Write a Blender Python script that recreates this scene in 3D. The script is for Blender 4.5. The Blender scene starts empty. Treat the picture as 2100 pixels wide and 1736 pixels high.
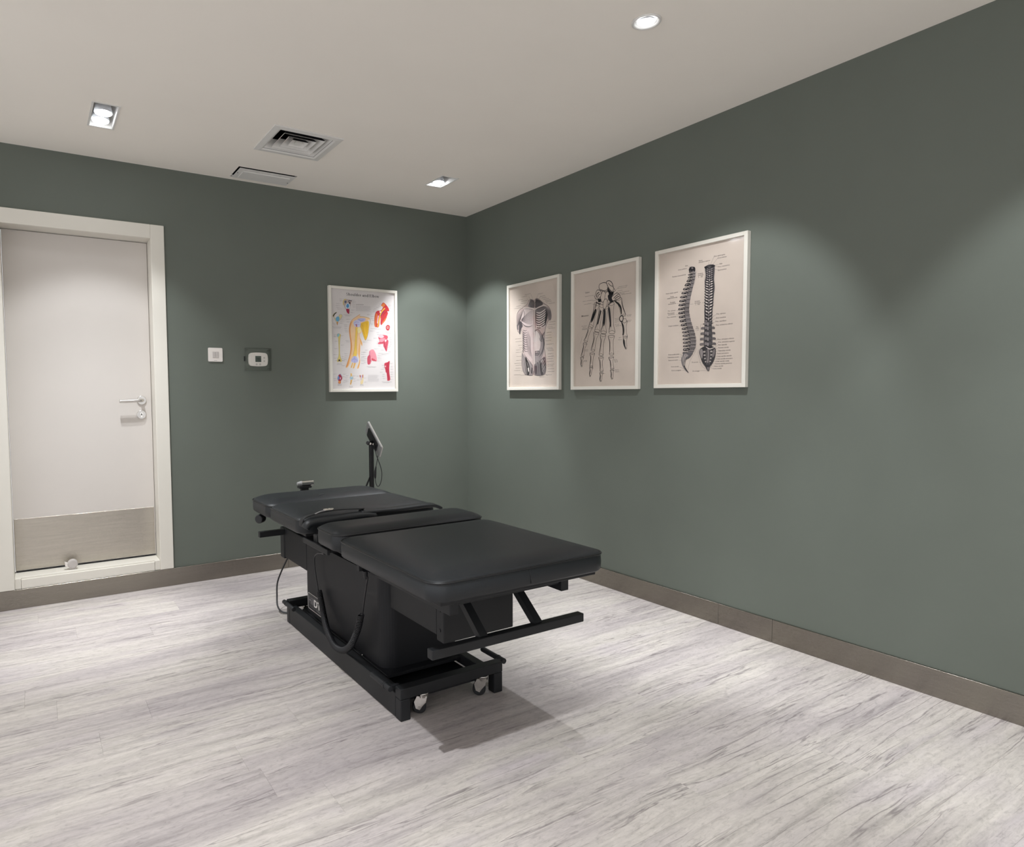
import bpy, bmesh, math, random
from mathutils import Vector, Matrix
from mathutils.geometry import tessellate_polygon

random.seed(7)
scene = bpy.context.scene
C = scene.collection
PI = math.pi

# ------------------------------------------------------------------ camera
F_PX, W_PX, H_PX = 1336.19, 2100.0, 1736.0
cam_data = bpy.data.cameras.new('camera')
cam_data.sensor_fit = 'HORIZONTAL'
cam_data.sensor_width = 36.0
cam_data.lens = 36.0 * F_PX / W_PX
cam_data.shift_x = (1050.0 - 880.19) / W_PX
cam_data.shift_y = (876.36 - 868.0) / W_PX
cam_data.clip_start = 0.05
cam = bpy.data.objects.new('camera', cam_data)
C.objects.link(cam)
cam_r = Vector((0.85375618, -0.5206112, -0.00802221))
cam_u = Vector((0.0354792, 0.04279734, 0.99845361))
cam_f = Vector((0.5194628, 0.85272057, -0.05500936))
M3 = Matrix((cam_r, cam_u, -cam_f)).transposed()
cam.matrix_world = Matrix.Translation((-2.8188, -4.07396, 1.1403)) @ M3.to_4x4()
scene.camera = cam

# ------------------------------------------------------------------ world / exposure
world = bpy.data.worlds.new('world')
scene.world = world
world.use_nodes = True
wbg = world.node_tree.nodes['Background']
wbg.inputs['Color'].default_value = (0.98, 0.98, 1.0, 1)
wbg.inputs['Strength'].default_value = 1.25  # even ambient fill, reaching the room through the added glazed sides
scene.view_settings.view_transform = 'Standard'
scene.view_settings.look = 'None'
scene.view_settings.exposure = 0.08
scene.view_settings.gamma = 1.0
scene.view_settings.use_curve_mapping = False

LAMP_COLOR = (0.93, 0.965, 1.0)
LAMP_SPILL = 62.0     # watts of the faint wide spill of one lamp
LAMP_BEAM = 122.0     # watts of its main beam
LAMP_CORE = 80.0      # watts of the narrow centre of the beam

# ------------------------------------------------------------------ materials
def srgb(r, g, b):
    f = lambda c: (c / 255.0 / 12.92) if c / 255.0 <= 0.04045 else ((c / 255.0 + 0.055) / 1.055) ** 2.4
    return (f(r), f(g), f(b), 1.0)

def new_mat(name):
    m = bpy.data.materials.new(name)
    m.use_nodes = True
    nt = m.node_tree
    b = nt.nodes['Principled BSDF']
    return m, nt, b

def mat(name, col, rough=0.5, metal=0.0, spec=0.5, noise=0.0, nscale=20.0, bump=0.0, bscale=200.0, coat=0.0, stretch=None):
    m, nt, b = new_mat(name)
    if len(col) == 3:
        col = (*col, 1.0)
    b.inputs['Base Color'].default_value = col
    b.inputs['Roughness'].default_value = rough
    b.inputs['Metallic'].default_value = metal
    b.inputs['Specular IOR Level'].default_value = spec
    b.inputs['Coat Weight'].default_value = coat
    geo = nt.nodes.new('ShaderNodeNewGeometry')
    src = geo.outputs['Position']
    if stretch:
        mp = nt.nodes.new('ShaderNodeMapping')
        mp.inputs['Scale'].default_value = stretch
        nt.links.new(src, mp.inputs['Vector'])
        src = mp.outputs['Vector']
    if noise > 0:
        n = nt.nodes.new('ShaderNodeTexNoise')
        n.inputs['Scale'].default_value = nscale
        n.inputs['Detail'].default_value = 4
        nt.links.new(src, n.inputs['Vector'])
        mr = nt.nodes.new('ShaderNodeMapRange')
        mr.inputs['From Min'].default_value = 0.3
        mr.inputs['From Max'].default_value = 0.7
        mr.inputs['To Min'].default_value = 1 - noise
        mr.inputs['To Max'].default_value = 1 + noise
        nt.links.new(n.outputs['Fac'], mr.inputs['Value'])
        mx = nt.nodes.new('ShaderNodeMix')
        mx.data_type = 'RGBA'
        mx.blend_type = 'MULTIPLY'
        mx.inputs['Factor'].default_value = 1.0
        mx.inputs['A'].default_value = col
        nt.links.new(mr.outputs['Result'], mx.inputs['B'])
        nt.links.new(mx.outputs['Result'], b.inputs['Base Color'])
    if bump > 0:
        n2 = nt.nodes.new('ShaderNodeTexNoise')
        n2.inputs['Scale'].default_value = bscale
        n2.inputs['Detail'].default_value = 3
        nt.links.new(src, n2.inputs['Vector'])
        bp = nt.nodes.new('ShaderNodeBump')
        bp.inputs['Strength'].default_value = bump
        bp.inputs['Distance'].default_value = 0.001
        nt.links.new(n2.outputs['Fac'], bp.inputs['Height'])
        nt.links.new(bp.outputs['Normal'], b.inputs['Normal'])
    return m

def emit_mat(name, col, strength):
    m, nt, b = new_mat(name)
    b.inputs['Base Color'].default_value = (0.8, 0.8, 0.8, 1)
    b.inputs['Emission Color'].default_value = (*col, 1)
    b.inputs['Emission Strength'].default_value = strength
    return m

def pane_mat(name, rough=0.03, tint=(1, 1, 1), base=0.02):
    m = bpy.data.materials.new(name)
    m.use_nodes = True
    nt = m.node_tree
    nt.nodes.clear()
    out = nt.nodes.new('ShaderNodeOutputMaterial')
    mix = nt.nodes.new('ShaderNodeMixShader')
    tr = nt.nodes.new('ShaderNodeBsdfTransparent')
    tr.inputs['Color'].default_value = (*tint, 1)
    gl = nt.nodes.new('ShaderNodeBsdfGlossy')
    gl.inputs['Roughness'].default_value = rough
    fr = nt.nodes.new('ShaderNodeLayerWeight')
    pw = nt.nodes.new('ShaderNodeMath')
    pw.operation = 'POWER'
    pw.inputs[1].default_value = 4.0
    nt.links.new(fr.outputs['Facing'], pw.inputs[0])
    add = nt.nodes.new('ShaderNodeMath')
    add.operation = 'MULTIPLY_ADD'
    add.inputs[1].default_value = 0.6
    add.inputs[2].default_value = base
    nt.links.new(pw.outputs[0], add.inputs[0])
    nt.links.new(add.outputs[0], mix.inputs['Fac'])
    nt.links.new(tr.outputs[0], mix.inputs[1])
    nt.links.new(gl.outputs[0], mix.inputs[2])
    nt.links.new(mix.outputs[0], out.inputs['Surface'])
    return m

def floor_mat():
    m, nt, b = new_mat('grey_vinyl_plank')
    L = nt.links.new
    N = nt.nodes.new
    geo = N('ShaderNodeNewGeometry')
    oi = N('ShaderNodeObjectInfo')
    off = N('ShaderNodeVectorMath'); off.operation = 'MULTIPLY'
    rnd = N('ShaderNodeCombineXYZ')
    L(oi.outputs['Random'], rnd.inputs['X']); L(oi.outputs['Random'], rnd.inputs['Y']); L(oi.outputs['Random'], rnd.inputs['Z'])
    L(rnd.outputs[0], off.inputs[0]); off.inputs[1].default_value = (0.35, 0.0, 0.4)
    add = N('ShaderNodeVectorMath'); add.operation = 'ADD'
    L(geo.outputs['Position'], add.inputs[0]); L(off.outputs[0], add.inputs[1])
    # slow wobble so that the grain is not ruler straight
    wn = N('ShaderNodeTexNoise'); wn.inputs['Scale'].default_value = 1.6; wn.inputs['Detail'].default_value = 2
    L(add.outputs[0], wn.inputs['Vector'])
    wsub = N('ShaderNodeVectorMath'); wsub.operation = 'SUBTRACT'; wsub.inputs[1].default_value = (.5, .5, .5)
    L(wn.outputs['Color'], wsub.inputs[0])
    wmul = N('ShaderNodeVectorMath'); wmul.operation = 'MULTIPLY'; wmul.inputs[1].default_value = (0, 0.07, 0)
    L(wsub.outputs[0], wmul.inputs[0])
    vec = N('ShaderNodeVectorMath'); vec.operation = 'ADD'
    L(add.outputs[0], vec.inputs[0]); L(wmul.outputs[0], vec.inputs[1])

    def noise(scale, stretch, detail=4, rough=0.6, dist=0.0):
        mp = N('ShaderNodeMapping'); mp.inputs['Scale'].default_value = stretch
        L(vec.outputs[0], mp.inputs['Vector'])
        n = N('ShaderNodeTexNoise'); n.inputs['Scale'].default_value = scale
        n.inputs['Detail'].default_value = detail; n.inputs['Roughness'].default_value = rough
        n.inputs['Distortion'].default_value = dist
        L(mp.outputs[0], n.inputs['Vector'])
        return n.outputs['Fac']

    def ramp(src, stops):
        r = N('ShaderNodeValToRGB')
        el = r.color_ramp.elements
        while len(el) < len(stops):
            el.new(0.5)
        for e, (pos, col) in zip(el, stops):
            e.position = pos; e.color = col
        L(src, r.inputs['Fac'])
        return r.outputs['Color']

    def mixc(kind, fac, a, bb):
        mx = N('ShaderNodeMix'); mx.data_type = 'RGBA'; mx.blend_type = kind
        if isinstance(fac, float):
            mx.inputs['Factor'].default_value = fac
        else:
            L(fac, mx.inputs['Factor'])
        L(a, mx.inputs['A']); L(bb, mx.inputs['B'])
        return mx.outputs['Result']

    def g(v): return (v, v, v, 1)
    # base tone: broad warm / cool / pinkish patches stretched along the boards
    base = ramp(noise(1.5, (0.55, 2.2, 1), 4, 0.55), [(0.30, srgb(164, 156, 156)), (0.45, srgb(183, 175, 172)), (0.57, srgb(194, 187, 180)), (0.72, srgb(181, 172, 174))])
    streak = ramp(noise(4.2, (0.42, 9.0, 1), 7, 0.68), [(0.28, g(0.70)), (0.5, g(0.97)), (0.72, g(1.12))])
    col = mixc('MULTIPLY', 1.0, base, streak)
    fine = ramp(noise(60.0, (0.5, 1.5, 1), 5, 0.75, 0.8), [(0.30, g(0.66)), (0.47, g(0.98)), (0.70, g(1.14))])
    col = mixc('MULTIPLY', 0.8, col, fine)
    # long thin dark cracks: narrow band of a stretched noise, broken up by a mask
    def crack(scale, stretch, width, lo, hi, seedscale):
        n = noise(scale, stretch, 5, 0.5, 0.25)
        s = N('ShaderNodeMath'); s.operation = 'SUBTRACT'; s.inputs[1].default_value = 0.5; L(n, s.inputs[0])
        a = N('ShaderNodeMath'); a.operation = 'ABSOLUTE'; L(s.outputs[0], a.inputs[0])
        mr = N('ShaderNodeMapRange'); mr.inputs['From Min'].default_value = 0.0; mr.inputs['From Max'].default_value = width
        mr.inputs['To Min'].default_value = 1.0; mr.inputs['To Max'].default_value = 0.0
        L(a.outputs[0], mr.inputs['Value'])
        k = N('ShaderNodeMapRange'); k.inputs['From Min'].default_value = lo; k.inputs['From Max'].default_value = hi
        L(noise(seedscale, (0.6, 2.5, 1), 3, 0.6), k.inputs['Value'])
        mu = N('ShaderNodeMath'); mu.operation = 'MULTIPLY'
        L(mr.outputs['Result'], mu.inputs[0]); L(k.outputs['Result'], mu.inputs[1])
        return mu.outputs[0]
    c1 = crack(2.4, (0.30, 5.2, 1), 0.011, 0.44, 0.58, 2.6)
    c2 = crack(6.0, (0.36, 5.0, 1), 0.018, 0.50, 0.64, 4.6)
    cm = N('ShaderNodeMath'); cm.operation = 'MAXIMUM'; L(c1, cm.inputs[0]); L(c2, cm.inputs[1])
    dark = N('ShaderNodeRGB'); dark.outputs[0].default_value = srgb(108, 100, 101)
    sc = N('ShaderNodeMath'); sc.operation = 'MULTIPLY'; sc.inputs[1].default_value = 0.7; L(cm.outputs[0], sc.inputs[0])
    col = mixc('MIX', sc.outputs[0], col, dark.outputs[0])
    L(col, b.inputs['Base Color'])
    b.inputs['Roughness'].default_value = 0.5
    b.inputs['Specular IOR Level'].default_value = 0.35
    hgt = N('ShaderNodeMath'); hgt.operation = 'SUBTRACT'
    L(noise(40.0, (0.35, 1.5, 1), 5, 0.7), hgt.inputs[0]); L(cm.outputs[0], hgt.inputs[1])
    bp = N('ShaderNodeBump'); bp.inputs['Strength'].default_value = 0.55; bp.inputs['Distance'].default_value = 0.0015
    L(hgt.outputs[0], bp.inputs['Height']); L(bp.outputs['Normal'], b.inputs['Normal'])
    return m

M = {}
M['wall_green'] = mat('green_grey_wall_paint', srgb(101, 107, 99), 0.6, noise=0.03, nscale=3, bump=0.08, bscale=350, spec=0.35)
M['wall_pale'] = mat('pale_wall_paint', srgb(205, 202, 196), 0.7, noise=0.03, nscale=3, bump=0.05, bscale=300)
M['ceiling'] = mat('ceiling_paint', srgb(247, 241, 232), 0.8, noise=0.015, nscale=2, bump=0.04, bscale=250, spec=0.2)
M['floor'] = floor_mat()
M['subfloor'] = mat('subfloor', srgb(120, 112, 108), 0.9, noise=0.05)
M['steel'] = mat('brushed_steel', (0.50, 0.465, 0.405), 0.2, 1.0, noise=0.05, nscale=3, bump=0.4, bscale=60, stretch=(2, 2, 40))
M['steel_h'] = mat('brushed_steel_skirting', (0.265, 0.243, 0.212), 0.24, 1.0, noise=0.04, nscale=3, bump=0.35, bscale=60, stretch=(1, 1, 30))
M['door_white'] = mat('white_door_lacquer', srgb(208, 202, 196), 0.35, noise=0.02, nscale=2)
M['frame_white'] = mat('white_gloss_trim', srgb(222, 218, 208), 0.4, noise=0.01, nscale=3)
M['chrome'] = mat('satin_chrome', (0.62, 0.60, 0.57), 0.25, 1.0, noise=0.04, nscale=50)
M['silver'] = mat('polished_silver', (0.78, 0.76, 0.72), 0.15, 1.0, noise=0.04, nscale=50)
M['white_plastic'] = mat('white_plastic', srgb(228, 222, 216), 0.35, noise=0.01)
M['grey_plastic'] = mat('grey_plastic', srgb(190, 184, 180), 0.4, noise=0.01)
M['lcd'] = mat('lcd_screen', srgb(74, 84, 76), 0.25, noise=0.06, nscale=60)
M['lcd_dark'] = mat('lcd_digit', srgb(38, 44, 42), 0.3, noise=0.02)
M['rubber'] = mat('black_rubber', srgb(24, 25, 28), 0.55, noise=0.05)
M['black_gap_shade'] = mat('dark_duct_and_shade', srgb(22, 22, 26), 0.8, noise=0.1)  # duct and cavity black, also the shade painted on diffuser faces
M['vinyl'] = mat('black_vinyl', srgb(30, 33, 36), 0.46, noise=0.04, nscale=8, bump=0.25, bscale=420, spec=0.42)
M['vinyl_pipe'] = mat('black_vinyl_piping', srgb(18, 19, 21), 0.45, noise=0.03)
M['metal_black'] = mat('black_powder_coat', srgb(29, 30, 32), 0.5, spec=0.35, noise=0.05, nscale=10, bump=0.12, bscale=600)
M['body_black'] = mat('black_cabinet_coat', srgb(19, 20, 24), 0.55, spec=0.35, noise=0.04, nscale=6, bump=0.1, bscale=500)
M['web'] = mat('black_webbing', srgb(30, 31, 33), 0.6, noise=0.1, nscale=80, bump=0.3, bscale=600)
M['cable'] = mat('black_cable', srgb(28, 28, 31), 0.45, noise=0.04)
M['logo_white'] = mat('logo_white', srgb(235, 232, 228), 0.4, noise=0.01)
M['logo_grey'] = mat('logo_grey', srgb(150, 148, 150), 0.4, noise=0.01)
M['logo_dim'] = mat('logo_dim_grey', srgb(104, 103, 106), 0.45, noise=0.01)
M['logo_plate'] = mat('logo_plate', srgb(34, 34, 36), 0.35, noise=0.02)
M['alu'] = mat('tablet_aluminium', srgb(168, 168, 168), 0.4, 0.3, noise=0.02)
M['screen'] = mat('tablet_glass', srgb(18, 19, 22), 0.08, noise=0.02)
M['pane'] = pane_mat('picture_glazing', 0.06)
M['acrylic'] = pane_mat('clear_acrylic', 0.1, (0.985, 0.99, 0.985), 0.012)
M['paper_white'] = mat('white_print_paper', srgb(222, 216, 214), 0.5, noise=0.025, nscale=9, bump=0.05, bscale=14)
M['paper_tan'] = mat('aged_print_paper', srgb(206, 192, 180), 0.55, noise=0.05, nscale=7, bump=0.08, bscale=12)
M['bulb'] = emit_mat('led_lens', (0.92, 0.96, 1.0), 30.0)
M['lamp_trim'] = mat('lamp_trim_white', srgb(226, 224, 220), 0.4, noise=0.01)
M['lamp_inner'] = mat('lamp_reflector', srgb(205, 207, 212), 0.3, 0.2, noise=0.02)
M['label_red'] = mat('label_red', srgb(150, 40, 50), 0.5, noise=0.02)

# ------------------------------------------------------------------ helpers
def world_loc(o):
    v = Vector((0, 0, 0))
    while o is not None:
        v += o.location
        o = o.parent
    return v

def obj(name, bm, material, parent=None, smooth=False, origin=None):
    """link a bmesh given in world coordinates as one mesh object"""
    off = Vector(origin) if origin is not None else (world_loc(parent) if parent else Vector((0, 0, 0)))
    for v in bm.verts:
        v.co -= off
    me = bpy.data.meshes.new(name)
    bm.to_mesh(me); bm.free()
    if smooth:
        for p in me.polygons:
            p.use_smooth = True
    for mm in (material if isinstance(material, (list, tuple)) else [material]):
        me.materials.append(mm)
    o = bpy.data.objects.new(name, me)
    C.objects.link(o)
    if parent is not None:
        o.parent = parent
        o.location = off - world_loc(parent)
    else:
        o.location = off
    return o

def thing(name, loc, label, cat, group=None):
    o = bpy.data.objects.new(name, None)
    o.empty_display_size = 0.1
    C.objects.link(o)
    o.location = loc
    o['label'] = label; o['category'] = cat
    if group: o['group'] = group
    return o

def struct(name, loc=(0, 0, 0), label=None):
    o = bpy.data.objects.new(name, None)
    o.empty_display_size = 0.1
    C.objects.link(o)
    o.location = loc
    o['kind'] = 'structure'
    if label: o['label'] = label
    return o

def add_box(bm, x0, x1, y0, y1, z0, z1, bevel=0.0, seg=2):
    x0, x1 = sorted((x0, x1)); y0, y1 = sorted((y0, y1)); z0, z1 = sorted((z0, z1))
    m = Matrix.Translation(((x0 + x1) / 2, (y0 + y1) / 2, (z0 + z1) / 2)) @ Matrix.Diagonal((x1 - x0, y1 - y0, z1 - z0, 1))
    r = bmesh.ops.create_cube(bm, size=1.0, matrix=m)
    if bevel > 0:
        es = set()
        for v in r['verts']:
            es.update(v.link_edges)
        bmesh.ops.bevel(bm, geom=list(es), offset=bevel, segments=seg, affect='EDGES', profile=0.5)
    return bm

def box(name, b, material, parent=None, bevel=0.0, seg=2):
    bm = bmesh.new()
    add_box(bm, *b, bevel=bevel, seg=seg)
    return obj(name, bm, material, parent)

def frame_axes(d):
    d = d.normalized()
    a = Vector((0, 0, 1)) if abs(d.z) < 0.9 else Vector((1, 0, 0))
    u = d.cross(a).normalized()
    return d, u, d.cross(u).normalized()

def add_tube(bm, pts, r, n=10, closed=False, cap=True):
    pts = [Vector(p) for p in pts]
    rings = []
    m = len(pts)
    prev_u = None
    for i, p in enumerate(pts):
        if closed:
            d = pts[(i + 1) % m] - pts[i - 1]
        else:
            d = pts[min(i + 1, m - 1)] - pts[max(i - 1, 0)]
        if d.length < 1e-9: d = Vector((0, 0, 1))
        d.normalize()
        if prev_u is None:
            _, u, w = frame_axes(d)
        else:
            u = prev_u - d * prev_u.dot(d)
            u = u.normalized() if u.length > 1e-6 else frame_axes(d)[1]
            w = d.cross(u)
        prev_u = u
        rr = r[i] if isinstance(r, (list, tuple)) else r
        rings.append([bm.verts.new(p + (u * math.cos(2 * PI * k / n) + w * math.sin(2 * PI * k / n)) * rr) for k in range(n)])
    for i in range(m if closed else m - 1):
        a, b = rings[i], rings[(i + 1) % m]
        for k in range(n):
            bm.faces.new((a[k], a[(k + 1) % n], b[(k + 1) % n], b[k]))
    if cap and not closed:
        bm.faces.new(rings[0][::-1]); bm.faces.new(rings[-1])
    return bm

def add_cyl(bm, p0, p1, r0, r1=None, n=24, bevel=0.0):
    r1 = r0 if r1 is None else r1
    p0 = Vector(p0); p1 = Vector(p1)
    if bevel > 0:
        d = (p1 - p0).normalized()
        return add_tube(bm, [p0, p0 + d * bevel * 0.3, p0 + d * bevel, p1 - d * bevel, p1 - d * bevel * 0.3, p1],
                        [r0 - bevel, r0 - bevel * 0.3, r0, r1, r1 - bevel * 0.3, r1 - bevel], n)
    return add_tube(bm, [p0, p1], [r0, r1], n)

def tube(name, pts, r, material, parent=None, n=10, closed=False):
    bm = bmesh.new(); add_tube(bm, pts, r, n, closed)
    bmesh.ops.recalc_face_normals(bm, faces=bm.faces)
    return obj(name, bm, material, parent, smooth=True)

def cyl(name, p0, p1, r, material, parent=None, n=24, r1=None, bevel=0.0):
    bm = bmesh.new(); add_cyl(bm, p0, p1, r, r1, n, bevel)
    bmesh.ops.recalc_face_normals(bm, faces=bm.faces)
    o = obj(name, bm, material, parent)
    for p in o.data.polygons:
        p.use_smooth = len(p.vertices) == 4
    return o

def spline(pts, k=8):
    pts = [Vector(p) for p in pts]
    out = []
    for i in range(len(pts) - 1):
        p0 = pts[max(i - 1, 0)]; p1 = pts[i]; p2 = pts[i + 1]; p3 = pts[min(i + 2, len(pts) - 1)]
        for j in range(k):
            t = j / k
            out.append(0.5 * ((2 * p1) + (-p0 + p2) * t + (2 * p0 - 5 * p1 + 4 * p2 - p3) * t * t + (-p0 + 3 * p1 - 3 * p2 + p3) * t ** 3))
    out.append(pts[-1])
    return out

def rrect(x0, x1, y0, y1, r, seg=8):
    """closed outline; r one radius or four (x0y0, x1y0, x1y1, x0y1)"""
    rs = r if isinstance(r, (list, tuple)) else (r,) * 4
    out = []
    for (cx, cy, sx, sy, a0), rr in zip(((x0, y0, 1, 1, PI), (x1, y0, -1, 1, 1.5 * PI), (x1, y1, -1, -1, 0), (x0, y1, 1, -1, 0.5 * PI)), rs):
        for k in range(seg + 1):
            a = a0 + (PI / 2) * k / seg
            out.append((cx + sx * rr + rr * math.cos(a), cy + sy * rr + rr * math.sin(a)))
    return out

def add_prism(bm, outline, z0, z1, axis='z', chamfer=0.0):
    def P(a, b, c):
        return {'z': (a, b, c), 'x': (c, a, b), 'y': (a, c, b)}[axis]
    lo = [bm.verts.new(P(a, b, z0)) for a, b in outline]
    hi = [bm.verts.new(P(a, b, z1)) for a, b in outline]
    n = len(outline)
    for i in range(n):
        bm.faces.new((lo[i], lo[(i + 1) % n], hi[(i + 1) % n], hi[i]))
    bm.faces.new(lo[::-1]); bm.faces.new(hi)
    bmesh.ops.recalc_face_normals(bm, faces=bm.faces)
    return bm

def prism(name, outline, z0, z1, material, parent=None, axis='z'):
    bm = bmesh.new(); add_prism(bm, outline, z0, z1, axis)
    return obj(name, bm, material, parent)

def dup(root, loc, label=None, group=None):
    r = root.copy(); C.objects.link(r); r.location = loc
    if label: r['label'] = label
    if group: r['group'] = group
    for ch in list(root.children):
        c = ch.copy(); C.objects.link(c); c.parent = r
        for g in ch.children:
            d = g.copy(); C.objects.link(d); d.parent = c
    return r

# ------------------------------------------------------------------ room shell
H = 2.44
XL, YF = -4.3, -6.3          # far sides of the room, out of view
# floor slab + planks
fl = box('floor', (XL - .1, .1, YF - .1, .25, -0.12, -0.012), M['subfloor'])
fl['kind'] = 'structure'; fl['label'] = 'grey wood-look vinyl plank floor'
PW, PL = 0.167, 1.22
row0 = -1.489
k0 = math.floor((YF - row0) / PW); k1 = math.ceil((0 - row0) / PW)
shifts = {}
# end joints that can be seen in the photograph (row index -> x of a joint)
seen = {0: -2.78, -1: -2.495, -6: -2.13, 5: -2.675}
mesh_cache = {}
nplank = 0
for k in range(k0, k1):
    y0 = max(row0 + k * PW, YF); y1 = min(row0 + (k + 1) * PW, 0.0)
    if y1 - y0 < 0.01: continue
    x = seen.get(k, random.uniform(-PL, 0))
    while x > XL: x -= PL
    while x < 0:
        xa, xb = max(x, XL), min(x + PL, 0.0)
        x += PL
        if xb - xa < 0.02: continue
        key = (round(xb - xa, 4), round(y1 - y0, 4))
        if key not in mesh_cache:
            bm = bmesh.new()
            w, d = key
            g = 0.00012
            add_box(bm, -w / 2 + g, w / 2 - g, -d / 2 + g, d / 2 - g, -0.012, 0.0, bevel=0.00035, seg=1)
            me = bpy.data.meshes.new('plank'); bm.to_mesh(me); bm.free(); me.materials.append(M['floor'])
            mesh_cache[key] = me
        o = bpy.data.objects.new('plank', mesh_cache[key]); C.objects.link(o)
        o.parent = fl
        o.location = ((xa + xb) / 2, (y0 + y1) / 2, 0.0)
        nplank += 1

# door opening
DX0, DX1 = -2.93, -2.205         # inner edges of the frame
DZ0, DZ1 = 0.165, 2.03
OX0, OX1, OZ1 = -3.005, -2.131, 2.109
WT = 0.25
bm = bmesh.new()
add_box(bm, XL, OX0 + .03, 0, WT, 0, H)
add_box(bm, OX1 - .03, 0.0, 0, WT, 0, H)
add_box(bm, OX0 + .03, OX1 - .03, 0, WT, OZ1 - .03, H)
add_box(bm, OX0 + .03, OX1 - .03, 0.02, WT, 0, 0.10)
wb = obj('wall_back', bm, M['wall_green']); wb['kind'] = 'structure'; wb['label'] = 'grey-green painted wall with the white door'
wr = box('wall_right', (0, 0.12, YF, WT, 0, H), M['wall_green']); wr['kind'] = 'structure'; wr['label'] = 'long grey-green painted wall with three framed prints'
# added glazed sides out of view, made open so world light fills the room
def glazed(name, axis, at, a0, a1, n):
    w = struct(name, label='unseen glazed partition added to let fill light in')
    def bx(nm, u0, u1, z0, z1, t, m):
        b = (at - t, at + t, u0, u1, z0, z1) if axis == 'x' else (u0, u1, at - t, at + t, z0, z1)
        box(nm, b, m, w)
    bx('sill_rail', a0, a1, 0.0, .104, .03, M['frame_white'])
    bx('head_rail', a0, a1, H - .06, H, .03, M['frame_white'])
    st = (a1 - a0) / n
    for i in range(n + 1):
        u = a0 + st * i
        bx('mullion', max(u - .025, a0), min(u + .025, a1), .1045, H - .0605, .03, M['frame_white'])
    for i in range(n):
        bx('pane', a0 + st * i + .0255, a0 + st * (i + 1) - .0255, .105, H - .061, .004, M['pane'])
glazed('wall_left_fill_glazing', 'x', XL - .03, YF, 0.0, 5)
glazed('wall_front_fill_glazing', 'y', YF - .03, XL, 0.0, 4)

# ceiling with openings for lamps, diffuser and access panel
holes = [(-1.734, -1.434, -0.901, -0.601), (-1.755, -1.405, -0.252, -0.048), (-2.537, -2.433, -0.765, -0.475),
         (-0.655, -0.545, -0.700, -0.505), (-0.9495, -0.8845, -2.4815, -2.4165), (-2.50, -2.40, -3.20, -2.98), (-0.95, -0.85, -3.86, -3.64),
         (-2.50, -2.40, -5.30, -5.08), (-0.95, -0.85, -5.30, -5.08)]
xs = sorted({XL, 0.0} | {h[0] for h in holes} | {h[1] for h in holes})
ys = sorted({YF, 0.0} | {h[2] for h in holes} | {h[3] for h in holes})
bm = bmesh.new()
for i in range(len(xs) - 1):
    for j in range(len(ys) - 1):
        cx, cy = (xs[i] + xs[i + 1]) / 2, (ys[j] + ys[j + 1]) / 2
        if any(h[0] < cx < h[1] and h[2] < cy < h[3] for h in holes): continue
        add_box(bm, xs[i], xs[i + 1], ys[j], ys[j + 1], H, H + 0.012)
ce = obj('ceiling', bm, M['ceiling']); ce['kind'] = 'structure'; ce['label'] = 'plain off-white ceiling'
rf = box('trim_1', (XL - .12, .12, YF - .12, WT, H + .16, H + .2), M['subfloor']); rf['kind'] = 'structure'; rf['label'] = 'slab above the ceiling'

# baseboards
bb = struct('baseboard_back', label='brushed steel skirting below the white door')
for a, b in ((XL, -1.425), (-1.424, -0.012)):
    box('skirting_panel', (a, b, -0.010, -0.0005, 0.0, 0.104), M['steel_h'], bb, bevel=0.0012, seg=1)
br = struct('baseboard_right', label='brushed steel skirting along the right wall')
for a, b in ((-2.1445, -0.0105), (-2.4145, -2.1455), (-4.9, -2.4155), (YF, -4.901)):
    box('skirting_panel', (-0.011, -0.0005, a, b, 0.0, 0.104), M['steel_h'], br, bevel=0.0012, seg=1)

# ------------------------------------------------------------------ door
REC = 0.12
dr = struct('door_1', ((DX0 + DX1) / 2, 0, 0.105), 'white flush door with steel kick plate in a white frame')
box('leaf', (DX0 + .002, DX1 - .002, REC, REC + .045, DZ0 + .010, DZ1 - .003), M['door_white'], dr, bevel=.002, seg=1)
box('frame_jamb', (DX1, OX1, -0.014, REC + .05, 0.105, OZ1), M['frame_white'], dr, bevel=.003)
box('frame_jamb', (OX0, DX0, -0.014, REC + .05, 0.105, OZ1), M['frame_white'], dr, bevel=.003)
box('frame_head', (DX0 - .0005, DX1 + .0005, -0.014, REC + .05, DZ1, OZ1), M['frame_white'], dr, bevel=.003)
kp = box('kick_plate', (DX0 + .006, DX1 - .008, REC - .003, REC + .0005, DZ0 + .014, 0.462), M['steel'], dr, bevel=.0008, seg=1)
box('threshold', (DX0, DX1, 0.008, REC + .05, 0.125, DZ0), M['frame_white'], dr, bevel=.004)
box('riser_board', (DX0 + .030, DX1 - .030, -0.006, 0.02, 0.105, DZ0 - .010), M['frame_white'], dr, bevel=.002)
box('riser_block', (DX0, DX0 + .029, -0.004, 0.02, 0.105, DZ0 - .004), M['frame_white'], dr, bevel=.002)
box('riser_block', (DX1 - .029, DX1, -0.004, 0.02, 0.105, DZ0 - .004), M['frame_white'], dr, bevel=.002)
box('bottom_seal', (DX0 + .006, DX1 - .006, REC + .004, REC + .03, DZ0, DZ0 + .010), M['rubber'], dr)
hx, hz = -2.262, 1.103
hd = cyl('handle', (hx, REC, hz), (hx, REC - .009, hz), .026, M['chrome'], dr, 32, bevel=.002)
bm = bmesh.new()
add_tube(bm, spline([(hx, REC - .008, hz), (hx, REC - .04, hz), (hx - .006, REC - .052, hz), (hx - .02, REC - .056, hz - .0005), (hx - .07, REC - .056, hz - .003), (hx - .125, REC - .056, hz - .004)], 6), .0095, 14)
bmesh.ops.recalc_face_normals(bm, faces=bm.faces)
obj('lever', bm, M['chrome'], hd, smooth=True)
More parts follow.
